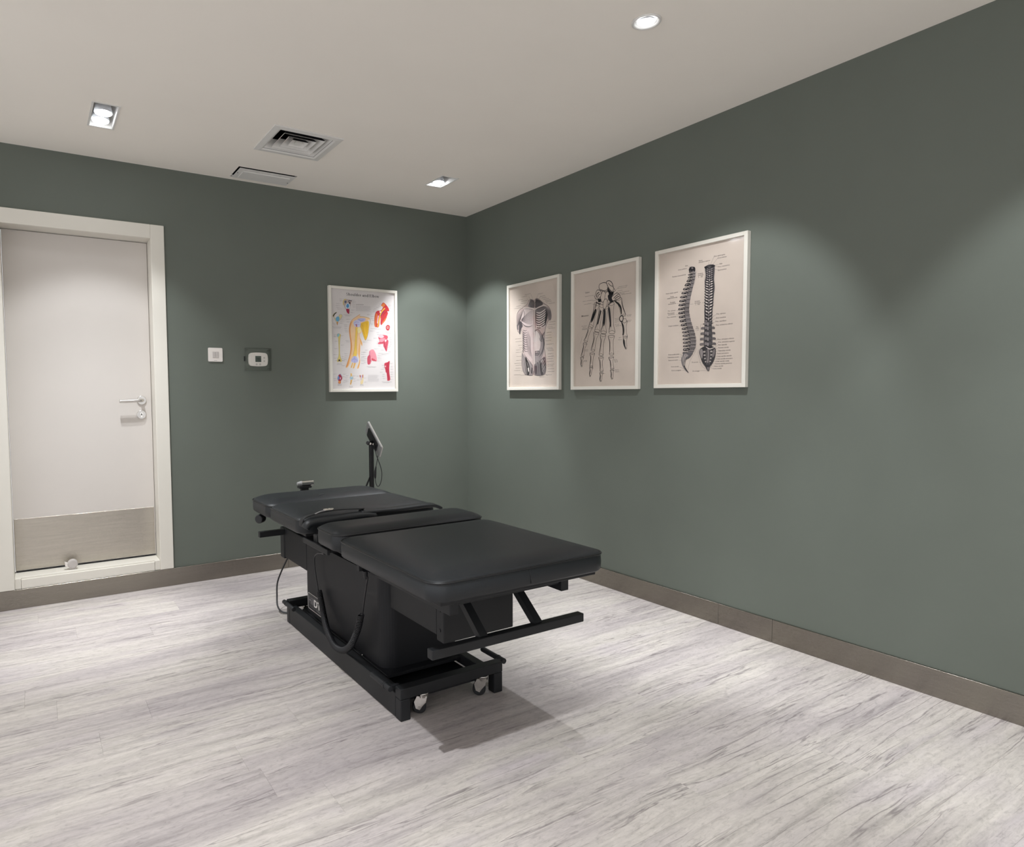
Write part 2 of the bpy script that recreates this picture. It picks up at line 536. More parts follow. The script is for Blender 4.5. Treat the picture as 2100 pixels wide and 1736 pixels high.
lk = cyl('lock', (hx - .003, REC, hz - .085), (hx - .003, REC - .008, hz - .085), .026, M['chrome'], dr, 32, bevel=.002)
bm = bmesh.new(); add_cyl(bm, (hx - .003, REC - .0075, hz - .080), (hx - .003, REC - .0095, hz - .080), .008, n=20)
add_box(bm, hx - .007, hx + .001, REC - .0095, REC - .0075, hz - .101, hz - .082)
obj('key_cylinder', bm, M['silver'], lk)
box('key_slot', (hx - .0042, hx - .0018, REC - .0100, REC - .0092, hz - .086, hz - .076), M['rubber'], lk)

ds = thing('doorstop', (-2.655, 0.055, DZ0), 'small white rubber doorstop on the sill of the white door', 'doorstop')
bm = bmesh.new()
add_cyl(bm, (-2.655, .03, DZ0 + .030), (-2.655, .062, DZ0 + .030), .026, n=28, bevel=.006)
add_box(bm, -2.672, -2.638, .034, .060, DZ0 + .0005, DZ0 + .022, bevel=.003)
obj('body', bm, M['grey_plastic'], ds)
prism('tab', [(-2.672, DZ0 + .035), (-2.694, DZ0 + .046), (-2.692, DZ0 + .022), (-2.675, DZ0 + .016)], .036, .052, M['white_plastic'], ds, axis='y')

# ------------------------------------------------------------------ light switch, thermostat
sw = thing('light_switch', (-1.8565, 0, 1.374), 'white square two-rocker light switch beside the white door', 'switch')
bm = bmesh.new(); add_prism(bm, rrect(-1.899, -1.814, 1.333, 1.416, .006, 5), -0.008, -0.0005, 'y')
obj('plate', bm, M['white_plastic'], sw)
for i in range(2):
    x = -1.874 + i * .0185
    box('rocker', (x, x + .0172, -.0105, -.0075, 1.3555, 1.3925), M['grey_plastic'], sw, bevel=.001, seg=1)
box('maker_mark', (-1.866, -1.848, -.0083, -.0079, 1.3395, 1.3412), M['logo_grey'], sw)

th = thing('thermostat', (-1.597, 0, 1.35), 'white rounded wall thermostat with small grey screen', 'thermostat')
def bulge(x0, x1, z0, z1, bx, bz, n=10):
    pts = []
    cx, cz = (x0 + x1) / 2, (z0 + z1) / 2
    hw, hh = (x1 - x0) / 2, (z1 - z0) / 2
    base = rrect(-hw, hw, -hh, hh, .012, 6)
    # subdivide
    fine = []
    for i in range(len(base)):
        a, b = base[i], base[(i + 1) % len(base)]
        m = 8 if math.hypot(a[0] - b[0], a[1] - b[1]) > .02 else 1
        for j in range(m):
            fine.append((a[0] + (b[0] - a[0]) * j / m, a[1] + (b[1] - a[1]) * j / m))
    for x, z in fine:
        pts.append((cx + x + (bx * (1 - (z / hh) ** 2)) * (x / hw), cz + z + (bz * (1 - (x / hw) ** 2)) * (z / hh)))
    return pts
bm = bmesh.new()
add_prism(bm, bulge(-1.651, -1.543, 1.311, 1.389, .006, .004), -0.022, -0.0005, 'y')
add_prism(bm, bulge(-1.648, -1.546, 1.314, 1.386, .006, .004), -0.026, -0.0215, 'y')
obj('casing', bm, M['white_plastic'], th)
scn = box('screen', (-1.6185, -1.5815, -.0272, -.0255, 1.334, 1.3715), M['lcd'], th, bevel=.001, seg=1)
for (a, b, c, d) in ((-1.600, -1.592, 1.343, 1.347), (-1.608, -1.603, 1.350, 1.362), (-1.600, -1.595, 1.350, 1.362)):
    box('digit', (a, b, -.0276, -.0271, c, d), M['lcd_dark'], scn)
for x, z, rx in ((-1.611, 1.3195, .006), (-1.589, 1.3195, .006), (-1.5625, 1.3600, .005), (-1.5625, 1.3400, .005)):
    cyl('button', (x, -.0258, z), (x, -.0285, z), rx, M['grey_plastic'], th, 16, bevel=.001)
gd = thing('thermostat_guard', (-1.601, 0, 1.35), 'clear plastic guard box fixed over the thermostat', 'guard')
GX0, GX1, GZ0, GZ1 = -1.681, -1.521, 1.280, 1.420
bm = bmesh.new()
t = .003
add_box(bm, GX0, GX1, -.045, -.042, GZ0, GZ1)
add_box(bm, GX0, GX0 + t, -.0419, -.0005, GZ0, GZ1); add_box(bm, GX1 - t, GX1, -.0419, -.0005, GZ0, GZ1)
add_box(bm, GX0 + t, GX1 - t, -.0419, -.0005, GZ1 - t, GZ1); add_box(bm, GX0 + t, GX1 - t, -.0419, -.0005, GZ0, GZ0 + t)
obj('cover', bm, M['acrylic'], gd)
for x in (GX0 + .012, GX1 - .012):
    for z in (GZ0 + .012, GZ1 - .012):
        cyl('corner_post', (x, -.0415, z), (x, -.0008, z), .004, M['acrylic'], gd, 10)
bm = bmesh.new(); add_box(bm, GX0 - .004, GX0 - .0002, -.028, -.010, 1.338, 1.368)
obj('latch', bm, M['rubber'], gd)

# ------------------------------------------------------------------ ceiling fittings
df = thing('air_diffuser', (-1.584, -.751, H), 'square four-way white air diffuser in the ceiling', 'vent')
dcx, dcy = -1.584, -.751
def sq_ring(bm, h0, z0, h1, z1):
    a = [bm.verts.new((dcx + sx * h0, dcy + sy * h0, z0)) for sx, sy in ((-1, -1), (1, -1), (1, 1), (-1, 1))]
    b = [bm.verts.new((dcx + sx * h1, dcy + sy * h1, z1)) for sx, sy in ((-1, -1), (1, -1), (1, 1), (-1, 1))]
    for i in range(4):
        bm.faces.new((a[i], a[(i + 1) % 4], b[(i + 1) % 4], b[i]))
def ring_part(name, prof, material, dark=()):  # segments listed in dark have their shade painted in
    bm = bmesh.new()
    for (h0, z0), (h1, z1) in zip(prof, prof[1:] + prof[:1]):
        sq_ring(bm, h0, H + z0, h1, H + z1)
    bmesh.ops.recalc_face_normals(bm, faces=bm.faces)
    bm.faces.ensure_lookup_table()
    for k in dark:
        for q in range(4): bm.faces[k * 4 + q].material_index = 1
    return obj(name, bm, [material, M['black_gap_shade']], df)
ring_part('flange', [(.181, -.0005), (.181, -.006), (.150, -.009), (.140, -.004), (.108, .040), (.106, .040), (.138, -.003), (.149, -.0005)], M['lamp_trim'], dark=(3, 4))  # inner cone coloured dark to stand for unlit shade
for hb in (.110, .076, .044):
    ring_part('louver', [(hb, -.005), (hb - .034, .036), (hb - .037, .036), (hb - .003, -.005)], M['lamp_trim'], dark=(0, 1))  # white louvers, duct-side faces painted dark as shade
bm = bmesh.new(); sq_ring(bm, .0185, H - .004, .006, H + .028)
v = [bm.verts.new((dcx + sx * .0185, dcy + sy * .0185, H - .004)) for sx, sy in ((-1, -1), (-1, 1), (1, 1), (1, -1))]; bm.faces.new(v)
obj('center_cone', bm, M['lamp_trim'], df)
bm = bmesh.new(); add_box(bm, dcx - .149, dcx + .149, dcy - .149, dcy + .149, H + .10, H + .11)
for a in (-.149, .145):
    add_box(bm, dcx + a, dcx + a + .004, dcy - .149, dcy + .149, H + .0125, H + .10)
    add_box(bm, dcx - .145, dcx + .145, dcy + a, dcy + a + .004, H + .0125, H + .10)
obj('plenum', bm, M['black_gap_shade'], df)

ap = thing('ceiling_access_panel', (-1.58, -.15, H), 'narrow white access hatch in the ceiling edge above the wall', 'hatch')
bm = bmesh.new(); add_box(bm, -1.7545, -1.4055, -.2515, -.0485, H + .09, H + .10)
for (a, b, c, d) in ((-1.7545, -1.7515, -.2515, -.0485), (-1.4085, -1.4055, -.2515, -.0485), (-1.7515, -1.4085, -.2515, -.2485), (-1.7515, -1.4085, -.0515, -.0485)):
    add_box(bm, a, b, c, d, H + .0125, H + .09)
obj('cavity', bm, M['black_gap_shade'], ap)
box('hatch_frame', (-1.7440, -1.4065, -.2340, -.0500, H - .003, H + .0005), M['lamp_trim'], ap, bevel=.002)
box('inner_panel', (-1.715, -1.432, -.195, -.078, H - .0075, H - .0025), M['lamp_trim'], ap, bevel=.002)
for x, y in ((-1.735, -.15), (-1.418, -.11)):
    cyl('screw', (x, y, H - .0025), (x, y, H - .0045), .0035, M['rubber'], ap, 12)

def lamp_light(parent, pos, target, spill=1.0, beam=1.0, core=1.0, size=84, wash=None, wash_size=97):
    """the lamp's light: main beam and its hot centre along the lens axis, reflector spill towards `wash`"""
    for nm, watts, ang, blend, aim in (('lamp_spill', LAMP_SPILL * spill, wash_size, 0.42, wash or target), ('lamp_beam', LAMP_BEAM * beam, size, 1.0, target), ('lamp_core', LAMP_CORE * core, 36, 1.0, target)):
        if watts <= 0: continue
        d = (Vector(aim) - Vector(pos)).normalized()
        ld = bpy.data.lights.new(nm, 'SPOT')
        ld.energy = watts; ld.color = LAMP_COLOR
        ld.spot_size = math.radians(ang); ld.spot_blend = blend
        ld.shadow_soft_size = 0.022
        lo = bpy.data.objects.new(nm, ld); C.objects.link(lo)
        lo.parent = parent
        lo.rotation_mode = 'QUATERNION'; lo.rotation_quaternion = d.to_track_quat('-Z', 'Y')
        axis = (Vector(target) - Vector(pos)).normalized()
        lo.location = Vector(pos) + axis * 0.012 - world_loc(parent)

def bulb_parts(parent, pos, target, r):
    d = (Vector(target) - Vector(pos)).normalized()
    pos = Vector(pos)
    bm = bmesh.new(); add_cyl(bm, pos - d * .05, pos - d * .001, r * .8, r * 1.12, 28)
    bmesh.ops.recalc_face_normals(bm, faces=bm.faces)
    bd = obj('lamp_body', bm, M['lamp_inner'], parent, smooth=True)
    bm = bmesh.new(); add_cyl(bm, pos - d * .0005, pos + d * .003, r, n=28)
    bmesh.ops.recalc_face_normals(bm, faces=bm.faces)
    obj('lens', bm, M['bulb'], bd)

def rect_light(x0, x1, y0, y1, bulbs, label, group='recessed ceiling spotlights', **light):
    t = thing('recessed_spotlight', ((x0 + x1) / 2, (y0 + y1) / 2, H), label, 'ceiling light', group)
    bm = bmesh.new(); g = .0008
    add_box(bm, x0 + g, x1 - g, y0 + g, y1 - g, H + .11, H + .113)
    for (a, b, c, d) in ((x0 + g, x0 + .003, y0 + g, y1 - g), (x1 - .003, x1 - g, y0 + g, y1 - g), (x0 + .003, x1 - .003, y0 + g, y0 + .003), (x0 + .003, x1 - .003, y1 - .003, y1 - g)):
        add_box(bm, a, b, c, d, H + .0005, H + .11)
    obj('housing', bm, M['lamp_trim'], t)
    bm = bmesh.new()
    e = .007
    for (a, b, c, d) in ((x0 - e, x0 + .002, y0 - e, y1 + e), (x1 - .002, x1 + e, y0 - e, y1 + e), (x0 + .002, x1 - .002, y0 - e, y0 + .002), (x0 + .002, x1 - .002, y1 - .002, y1 + e)):
        add_box(bm, a, b, c, d, H - .003, H - .0002)
    obj('trim_ring', bm, M['lamp_trim'], t)
    for pos, tgt, r in bulbs:
        bulb_parts(t, pos, tgt, r)
        kw = dict(light)
        for q in ('spill', 'beam', 'core'): kw[q] = light.get(q, 1.0) / len(bulbs)
        lamp_light(t, pos, tgt, **kw)
    return t

rect_light(-2.537, -2.433, -.765, -.475, [((-2.487, -.640, H + .006), (-2.50, -.66, 0), .036), ((-2.491, -.540, H + .006), (-2.53, -.62, 0), .036)],
           'twin-lens recessed ceiling spotlight above the white door', core=1.8, spill=.62, beam=.95, wash=(-2.49, -.25, 0), wash_size=88)
rect_light(-.655, -.545, -.700, -.505, [((-.597, -.562, H + .006), (-.60, -.56, 0), .034)],
           'recessed ceiling spotlight nearest the corner of the two walls', spill=1.25, wash=(.03, .07, 0), wash_size=70)
t = thing('recessed_spotlight', (-.917, -2.449, H), 'tilted round ceiling spotlight in front of the spine print', 'ceiling light', 'recessed ceiling spotlights')
bm = bmesh.new()
ring = []
for (rr, zz) in ((.0318, -.0002), (.0505, -.0003), (.0505, -.004), (.0460, -.0062), (.0300, .004), (.0300, .030), (.0318, .030), (.0318, .006)):
    ring.append([bm.verts.new((-.917 + rr * math.cos(a * PI / 20), -2.449 + rr * math.sin(a * PI / 20), H + zz)) for a in range(40)])
for i in range(len(ring)):
    a, b = ring[i], ring[(i + 1) % len(ring)]
    for k in range(40):
        bm.faces.new((a[k], a[(k + 1) % 40], b[(k + 1) % 40], b[k]))
bmesh.ops.recalc_face_normals(bm, faces=bm.faces)
obj('trim_ring', bm, M['lamp_trim'], t, smooth=True)
bm = bmesh.new(); hs_ = .0322
add_box(bm, -.917 - hs_, -.917 + hs_, -2.449 - hs_, -2.449 + hs_, H + .105, H + .108)
for (a, b, c, d) in ((-hs_, -hs_ + .0003, -hs_, hs_), (hs_ - .0003, hs_, -hs_, hs_), (-hs_ + .0003, hs_ - .0003, -hs_, -hs_ + .0003), (-hs_ + .0003, hs_ - .0003, hs_ - .0003, hs_)):
    add_box(bm, -.917 + a, -.917 + b, -2.449 + c, -2.449 + d, H + .0125, H + .105)
obj('housing', bm, M['lamp_inner'], t)
bulb_parts(t, (-.917, -2.449, H + .003), (-.52, -2.04, 0), .0255)
lamp_light(t, (-.917, -2.449, H + .004), (-.52, -2.04, 0), core=1.7, size=62, beam=.75, spill=.85, wash=(.50, -1.90, 0), wash_size=63)
rect_light(-2.50, -2.40, -3.20, -2.98, [((-2.45, -3.09, H + .006), (-2.45, -3.09, 0), .036)], 'recessed ceiling spotlight out of frame at the left', spill=0, beam=1.65, core=.6)
rect_light(-.95, -.85, -3.86, -3.64, [((-.90, -3.75, H + .006), (-.42, -3.32, 0), .036)], 'recessed ceiling spotlight out of frame at the right', core=.8, size=62, beam=.75, spill=.95, wash=(.50, -3.40, 0), wash_size=63)
rect_light(-2.50, -2.40, -5.30, -5.08, [((-2.45, -5.19, H + .006), (-2.45, -5.19, 0), .036)], 'added ambient fill spotlight behind the camera at the left', spill=0, beam=1.35, core=.8)  # unseen lamp added to raise the ambient light
rect_light(-.95, -.85, -5.30, -5.08, [((-.90, -5.19, H + .006), (-.90, -5.19, 0), .036)], 'added ambient fill spotlight behind the camera at the right', spill=0, beam=1.35, core=.8)  # second unseen lamp, also added for ambient light
# ------------------------------------------------------------------ treatment table
CX = -1.548
tb = thing('treatment_table', (CX, -1.65, 0), 'black padded chiropractic treatment table on a wheeled steel base', 'treatment table')

def cushion(name, x0, x1, y0, y1, zb, zs, crown, r, parent, run=0.10, side_seam=None):
    """padded cushion: straight side up to the welt at zs, domed top"""
    seg = 10
    prof = [(0.006, zb), (0.0, zb + 0.007), (-0.0015, (zb + zs) / 2), (0.0, zs - 0.002)]
    for k in range(1, 13):
        t = k / 12
        prof.append((run * (t ** 1.25), zs + crown * math.sin(t * PI / 2) ** 0.85))
    bm = bmesh.new()
    rings = []
    maxin = min(x1 - x0, y1 - y0) / 2 - 0.012
    rs = r if isinstance(r, (list, tuple)) else (r,) * 4
    for d, z in prof:
        d = min(d, maxin)
        rr = tuple(max(q - d * 0.55, 0.008) for q in rs)
        rings.append([bm.verts.new((a, b, z)) for a, b in rrect(x0 + d, x1 - d, y0 + d, y1 - d, rr, seg)])
    n = len(rings[0])
    for a, b in zip(rings, rings[1:]):
        for k in range(n):
            bm.faces.new((a[k], a[(k + 1) % n], b[(k + 1) % n], b[k]))
    bm.faces.new(rings[0][::-1]); bm.faces.new(rings[-1])
    bmesh.ops.recalc_face_normals(bm, faces=bm.faces)
    o = obj(name, bm, M['vinyl'], parent, smooth=True)
    tube('piping', [(a, b, zs) for a, b in rrect(x0 - .0005, x1 + .0005, y0 - .0005, y1 + .0005, rs, seg)], 0.0032, M['vinyl_pipe'], o, n=6, closed=True)
    if side_seam is not None:
        tube('side_seam', [(side_seam, y0 - .0004, zb + .008), (side_seam - .004, y0 - .0022, (zb + zs) / 2), (side_seam - .008, y0 - .0004, zs - .003)], 0.0014, M['vinyl_pipe'], o, n=6)
    return o

HW = 0.338
leg_c = cushion('leg_cushion', CX - HW, CX + HW, -2.560, -1.888, .545, .603, .020, .052, tb, side_seam=CX + .012)
cushion('pelvic_cushion', CX - HW, CX + HW, -1.882, -1.668, .552, .612, .022, (.050, .050, .050, .050), tb, run=.06)
cushion('chest_cushion', CX - HW, CX + HW, -1.506, -1.078, .548, .604, .024, (.060, .060, .050, .050), tb)
head_c = cushion('head_cushion', CX - HW, CX + HW, -1.082, -.762, .548, .604, .026, (.055, .055, .085, .085), tb)
# small dimple of the head cushion, its highlight painted as a pale grey welt
bm = bmesh.new()
add_tube(bm, spline([(-1.606, -1.013, .6285), (-1.596, -1.014, .6298), (-1.586, -1.014, .6298), (-1.576, -1.012, .6285)], 6), [.0005] + [.0013] * 17 + [.0005], 8)
bmesh.ops.recalc_face_normals(bm, faces=bm.faces)
obj('dimple_highlight', bm, M['logo_dim'], head_c, smooth=True)

# boards and frame under the cushions
for nm, y0, y1, zt in (('leg_board', -2.540, -1.905, .545), ('pelvic_board', -1.865, -1.685, .552), ('chest_board', -1.480, -1.10, .548), ('head_board', -1.075, -.785, .548)):
    box(nm, (CX - .305, CX + .305, y0, y1, zt - .014, zt), M['metal_black'], tb, bevel=.002, seg=1)
for s in (-1, 1):
    x = CX + s * .221
    box('support_rail', (x - .016, x + .016, -2.485, -1.95, .476, .531), M['metal_black'], tb, bevel=.003)
box('cross_plate', (CX - .203, CX + .203, -2.475, -2.435, .500, .531), M['metal_black'], tb, bevel=.002)
box('cross_plate', (CX - .203, CX + .203, -2.06, -2.02, .500, .531), M['metal_black'], tb, bevel=.002)

# upper beams and cabinet
prism('cabinet', rrect(CX - .172, CX + .172, -1.935, -1.128, (.055, .055, .008, .008), 8), .092, .440, M['body_black'], tb)
box('far_beam', (CX - .172, CX + .172, -1.1275, -.815, .286, .440), M['body_black'], tb, bevel=.003)
ec = box('beam_end_cap', (CX - .176, CX + .176, -.8145, -.757, .278, .438), M['metal_black'], tb, bevel=.004)
box('near_beam', (CX - .145, CX + .145, -2.262, -1.9355, .330, .440), M['metal_black'], tb, bevel=.003)
nb = box('beam_end_cap', (CX - .1455, CX + .1455, -2.306, -2.2625, .313, .440), M['metal_black'], tb, bevel=.004)
for z in (.352, .418):
    cyl('bolt', (CX - .1452, -2.284, z), (CX - .1475, -2.284, z), .006, M['metal_black'], nb, 12)
for y0, y1 in ((-2.22, -1.98), (-1.86, -1.70), (-1.44, -1.16), (-1.06, -.83)):
    box('lift_plate', (CX - .12, CX + .12, y0, y1, .4405, .530), M['metal_black'], tb, bevel=.003)

# hand bars at both ends
def handbar(yb, zb, ys, zs, ytop):
    hb = box('hand_bar', (CX - .302, CX + .302, yb - .0145, yb + .0145, zb - .0145, zb + .0145), M['metal_black'], tb, bevel=.0025)
    for s in (-1, 1):
        x = CX + s * .110
        bm = bmesh.new()
        w = .0145
        dvec = Vector((0, ys - yb, zs - zb)).normalized()
        nrm = Vector((0, -dvec.z, dvec.y))
        vs = []
        for yy, zz in ((yb, zb + .010), (ys, zs)):
            p = Vector((x, yy, zz))
            for a, b in ((-1, -1), (1, -1), (1, 1), (-1, 1)):
                vs.append(bm.verts.new(p + Vector((a * w, 0, 0)) + nrm * (b * .011)))
        for f in ((0, 1, 2, 3), (7, 6, 5, 4), (0, 4, 5, 1), (1, 5, 6, 2), (2, 6, 7, 3), (3, 7, 4, 0)):
            bm.faces.new([vs[i] for i in f])
        bmesh.ops.recalc_face_normals(bm, faces=bm.faces)
        obj('strut', bm, M['metal_black'], hb)
handbar(-2.476, .372, -2.300, .528, -2.3)
handbar(-.800, .417, -.880, .530, -.9)

# accessory rail beside the pelvic section
ar = box('accessory_rail', (-1.878, -1.866, -1.774, -1.513, .520, .541), M['metal_black'], tb, bevel=.002, seg=1)
box('rail_bracket', (-1.8655, -1.70, -1.60, -1.56, .522, .534), M['metal_black'], ar)
box('rail_bracket', (-1.8655, -1.70, -1.75, -1.71, .522, .534), M['metal_black'], ar)
box('rail_clamp', (-1.86, -1.835, -1.625, -1.585, .534, .566), M['metal_black'], ar, bevel=.003)

# base
box('base_skirt', (-1.768, -1.731, -2.1065, -1.0105, .002, .088), M['metal_black'], tb, bevel=.003)
box('base_rail', (-1.402, -1.366, -2.1065, -1.0105, .060, .100), M['metal_black'], tb, bevel=.003)
for y in (-2.127, -.990):
    box('cross_member', (-1.769, -1.327, y - .020, y + .020, .0765, .115), M['metal_black'], tb, bevel=.003)
    for x in (-1.749, -1.347):
        box('foot_post', (x - .0195, x + .0195, y - .0195, y + .0195, 0.0, .076), M['metal_black'], tb, bevel=.003)
box('base_deck', (-1.7305, -1.4025, -2.1065, -1.0105, .050, .056), M['body_black'], tb)
mf = box('mounting_flange', (-1.7305, -1.40, -1.975, -1.09, .080, .0915), M['body_black'], tb, bevel=.001, seg=1)
for y in (-1.387, -1.753):
    cyl('bolt', (-1.7262, y, .0915), (-1.7262, y, .0950), .0035, M['silver'], mf, 12)
for x, y in ((-1.787, -2.035), (-1.308, -2.062), (-1.785, -1.050), (-1.308, -1.06)):
    pb = cyl('pedal_bar', (x, y - .072, .107), (x, y + .072, .107), .0105, M['rubber'], tb, 20, bevel=.002)
    e = -1 if y < -1.6 else 1
    cyl('pedal_collar', (x, y + e * .030, .107), (x, y + e * .038, .107), .0118, M['metal_black'], pb, 20)
    sx = 1 if x < CX else -1
    box('pedal_arm', (x + sx * .003, x + sx * .038, y + e * .052, y + e * .066, .099, .113) if y < -1.6 else (x + sx * .003, x + sx * .030, y + .052, y + .066, .099, .113), M['metal_black'], pb)

# warning decals on the deck, in front of the cabinet
dk = box('warning_decal', (-1.580, -1.558, -2.100, -2.082, .0562, .0568), M['label_red'], tb)
cyl('warning_decal', (-1.538, -2.091, .0562), (-1.538, -2.091, .0568), .011, M['logo_dim'], tb, 20)
box('warning_decal', (-1.520, -1.455, -2.098, -2.086, .0562, .0568), M['logo_dim'], tb)

# casters
def caster(x, y, ang):
    c = cyl('caster', (x, y, .0762), (x, y, .070), .021, M['silver'], tb, 24, bevel=.001)
    ca, sa = math.cos(ang), math.sin(ang)
    ax = Vector((ca, sa, 0)); fw = Vector((-sa, ca, 0))
    hub = Vector((x, y, .025)) + fw * .012
    bm = bmesh.new()
    add_tube(bm, [hub - ax * .011, hub - ax * .009, hub + ax * .009, hub + ax * .011], [.0215, .0245, .0245, .0215], 28)
    bmesh.ops.recalc_face_normals(bm, faces=bm.faces)
    obj('wheel', bm, M['rubber'], c)
    bm = bmesh.new()
    for s in (-1, 1):
        o0 = ax * (s * .0155)
        outl = [(-.016, .066), (.020, .066), (.030, .045), (.024, .022), (.010, .016), (.002, .028), (-.012, .044)]
        lo = [bm.verts.new(Vector((x, y, 0)) + o0 - ax * .0015 + fw * a + Vector((0, 0, b))) for a, b in outl]
        hi = [bm.verts.new(Vector((x, y, 0)) + o0 + ax * .0015 + fw * a + Vector((0, 0, b))) for a, b in outl]
        m = len(outl)
        for i in range(m):
            bm.faces.new((lo[i], lo[(i + 1) % m], hi[(i + 1) % m], hi[i]))
        bm.faces.new(lo[::-1]); bm.faces.new(hi)
    add_tube(bm, [Vector((x, y, .060)), Vector((x, y, .0695))], [.0195, .0205], 20)
    bmesh.ops.recalc_face_normals(bm, faces=bm.faces)
    obj('fork', bm, M['silver'], c)
    cyl('axle', hub - ax * .019, hub + ax * .019, .0045, M['silver'], c, 12)
caster(-1.668, -2.125, 1.0)
caster(-1.408, -2.128, 0.9)
caster(-1.668, -.992, -.6)
caster(-1.408, -.992, .5)
tube('brake_rod', [(-1.64, -2.05, .062), (-1.47, -2.05, .062), (-1.43, -2.10, .062)], .0035, M['silver'], tb, n=8)

# logo badge on the cabinet side (reads from the left: +y is the left of the lettering)
def text_polys(s, size=1.0, bold=0.0, spacing=1.0, shear=0.0):
    cu = bpy.data.curves.new('lettering', 'FONT')
    cu.body = s; cu.size = size; cu.offset = bold; cu.space_character = spacing; cu.shear = shear
    cu.resolution_u = 3; cu.fill_mode = 'FRONT'
    to = bpy.data.objects.new('lettering', cu)
    me = to.to_mesh()
    vs = [(v.co.x, v.co.y) for v in me.vertices]
    fs = [tuple(p.vertices) for p in me.polygons]
    to.to_mesh_clear()
    bpy.data.objects.remove(to); bpy.data.curves.remove(cu)
    return vs, fs

BXF = CX - .172
pl = prism('badge', rrect(-1.318, -1.143, .112, .190, .012, 6), BXF - .0012, BXF - .0001, M['logo_plate'], tb, axis='x')
bm = bmesh.new(); add_tube(bm, [(BXF - .0014, a, b) for a, b in rrect(-1.3165, -1.1445, .1135, .1885, .0115, 6)], .0009, 5, closed=True)
obj('badge_border', bm, M['logo_white'], pl)
def side_text(name, s, yl, yr, z0, z1, material, parent, bold=0.0):
    vs, fs = text_polys(s, 1.0, bold)
    if not fs: return
    xa, xb = min(v[0] for v in vs), max(v[0] for v in vs)
    za, zb = min(v[1] for v in vs), max(v[1] for v in vs)
    bm = bmesh.new()
    vv = [bm.verts.new((BXF - .0018, yl + (a - xa) / (xb - xa) * (yr - yl), z0 + (b - za) / (zb - za) * (z1 - z0))) for a, b in vs]
    for f in fs:
        try: bm.faces.new([vv[i] for i in f])
        except ValueError: pass
    obj(name, bm, material, parent)
side_text('badge_lettering', 'Hill', -1.158, -1.215, .140, .173, M['logo_grey'], pl, bold=-.004)
side_text('badge_lettering', 'DT', -1.221, -1.303, .137, .172, M['logo_white'], pl, bold=.03)
side_text('badge_lettering', 'DECOMPRESSION', -1.158, -1.247, .1245, .1315, M['logo_dim'], pl, bold=0)
side_text('badge_lettering', 'TABLE', -1.252, -1.296, .1245, .1315, M['logo_grey'], pl, bold=0)

# coiled hand-control cord hanging on the cabinet side
lead = spline([(-1.845, -1.655, .500), (-1.810, -1.520, .466), (-1.775, -1.420, .440), (-1.752, -1.335, .412), (-1.745, -1.300, .392), (-1.745, -1.296, .366), (-1.745, -1.308, .317), (-1.745, -1.329, .267), (-1.745, -1.334, .246)], 8)
cc = tube('coiled_cord', lead, .0030, M['cable'], tb, n=8)
cyl('cord_plug', (-1.852, -1.690, .508), (-1.838, -1.630, .494), .0065, M['rubber'], cc, 12)
path = spline([(-1.745, -1.348, 0.248), (-1.748, -1.381, 0.207), (-1.756, -1.429, 0.158), (-1.768, -1.487, 0.126), (-1.78, -1.56, 0.105), (-1.784, -1.619, 0.093), (-1.784, -1.679, 0.1), (-1.783, -1.724, 0.118), (-1.78, -1.763, 0.148), (-1.772, -1.786, 0.187), (-1.764, -1.803, 0.232), (-1.758, -1.813, 0.279)], 30)
# resample to even steps and wind a helix around the path
cum = [0.0]
for a, b in zip(path, path[1:]): cum.append(cum[-1] + (b - a).length)
tot = cum[-1]
pitch, rc, per = .0066, .0112, 11
steps = int(tot / pitch * per)
helix = []
j = 0
for i in range(steps + 1):
    s = tot * i / steps
    while j < len(cum) - 2 and cum[j + 1] < s: j += 1
    f = (s - cum[j]) / max(cum[j + 1] - cum[j], 1e-9)
    p = path[j].lerp(path[j + 1], f)
    d = (path[j + 1] - path[j]).normalized()
    u = Vector((1, 0, 0)); w = d.cross(u).normalized()
    a = 2 * PI * i / per
    helix.append(p + (u * math.cos(a) + w * math.sin(a)) * rc)
bm = bmesh.new(); add_tube(bm, helix, .0030, 5)
bmesh.ops.recalc_face_normals(bm, faces=bm.faces)
obj('cord_coil', bm, M['cable'], cc, smooth=True)
tube('cord_tail', spline([(-1.758, -1.813, 0.279), (-1.758, -1.826, 0.286), (-1.766, -1.858, 0.341), (-1.785, -1.92, 0.424), (-1.798, -1.958, 0.466)] + [(-1.800, -1.950, .470)], 8), .0030, M['cable'], cc, n=8)
bm = bmesh.new(); add_cyl(bm, (-1.800, -1.948, .463), (-1.808, -1.960, .496), .008, .010, 14)
add_box(bm, -1.825, -1.800, -1.945, -1.925, .490, .531)
obj('cord_plug', bm, M['rubber'], cc)

# mains cord under the head end
pc = tube('power_cord', spline([(-1.690, -.800, .290), (-1.700, -.770, .250), (-1.722, -.745, .185), (-1.738, -.735, .130), (-1.748, -.755, .075), (-1.760, -.800, .030), (-1.750, -.850, .010), (-1.700, -.880, .007), (-1.600, -.868, .007), (-1.520, -.850, .007), (-1.440, -.865, .007)], 10), .0042, M['cable'], tb, n=8)
tube('cord_loop', spline([(-1.52, -.875, .0125), (-1.610, -.900, .0125), (-1.690, -.905, .0125), (-1.712, -.925, .0125), (-1.690, -.938, .0125), (-1.600, -.935, .0125), (-1.50, -.93, .0125)], 8), .0042, M['cable'], pc, n=8)

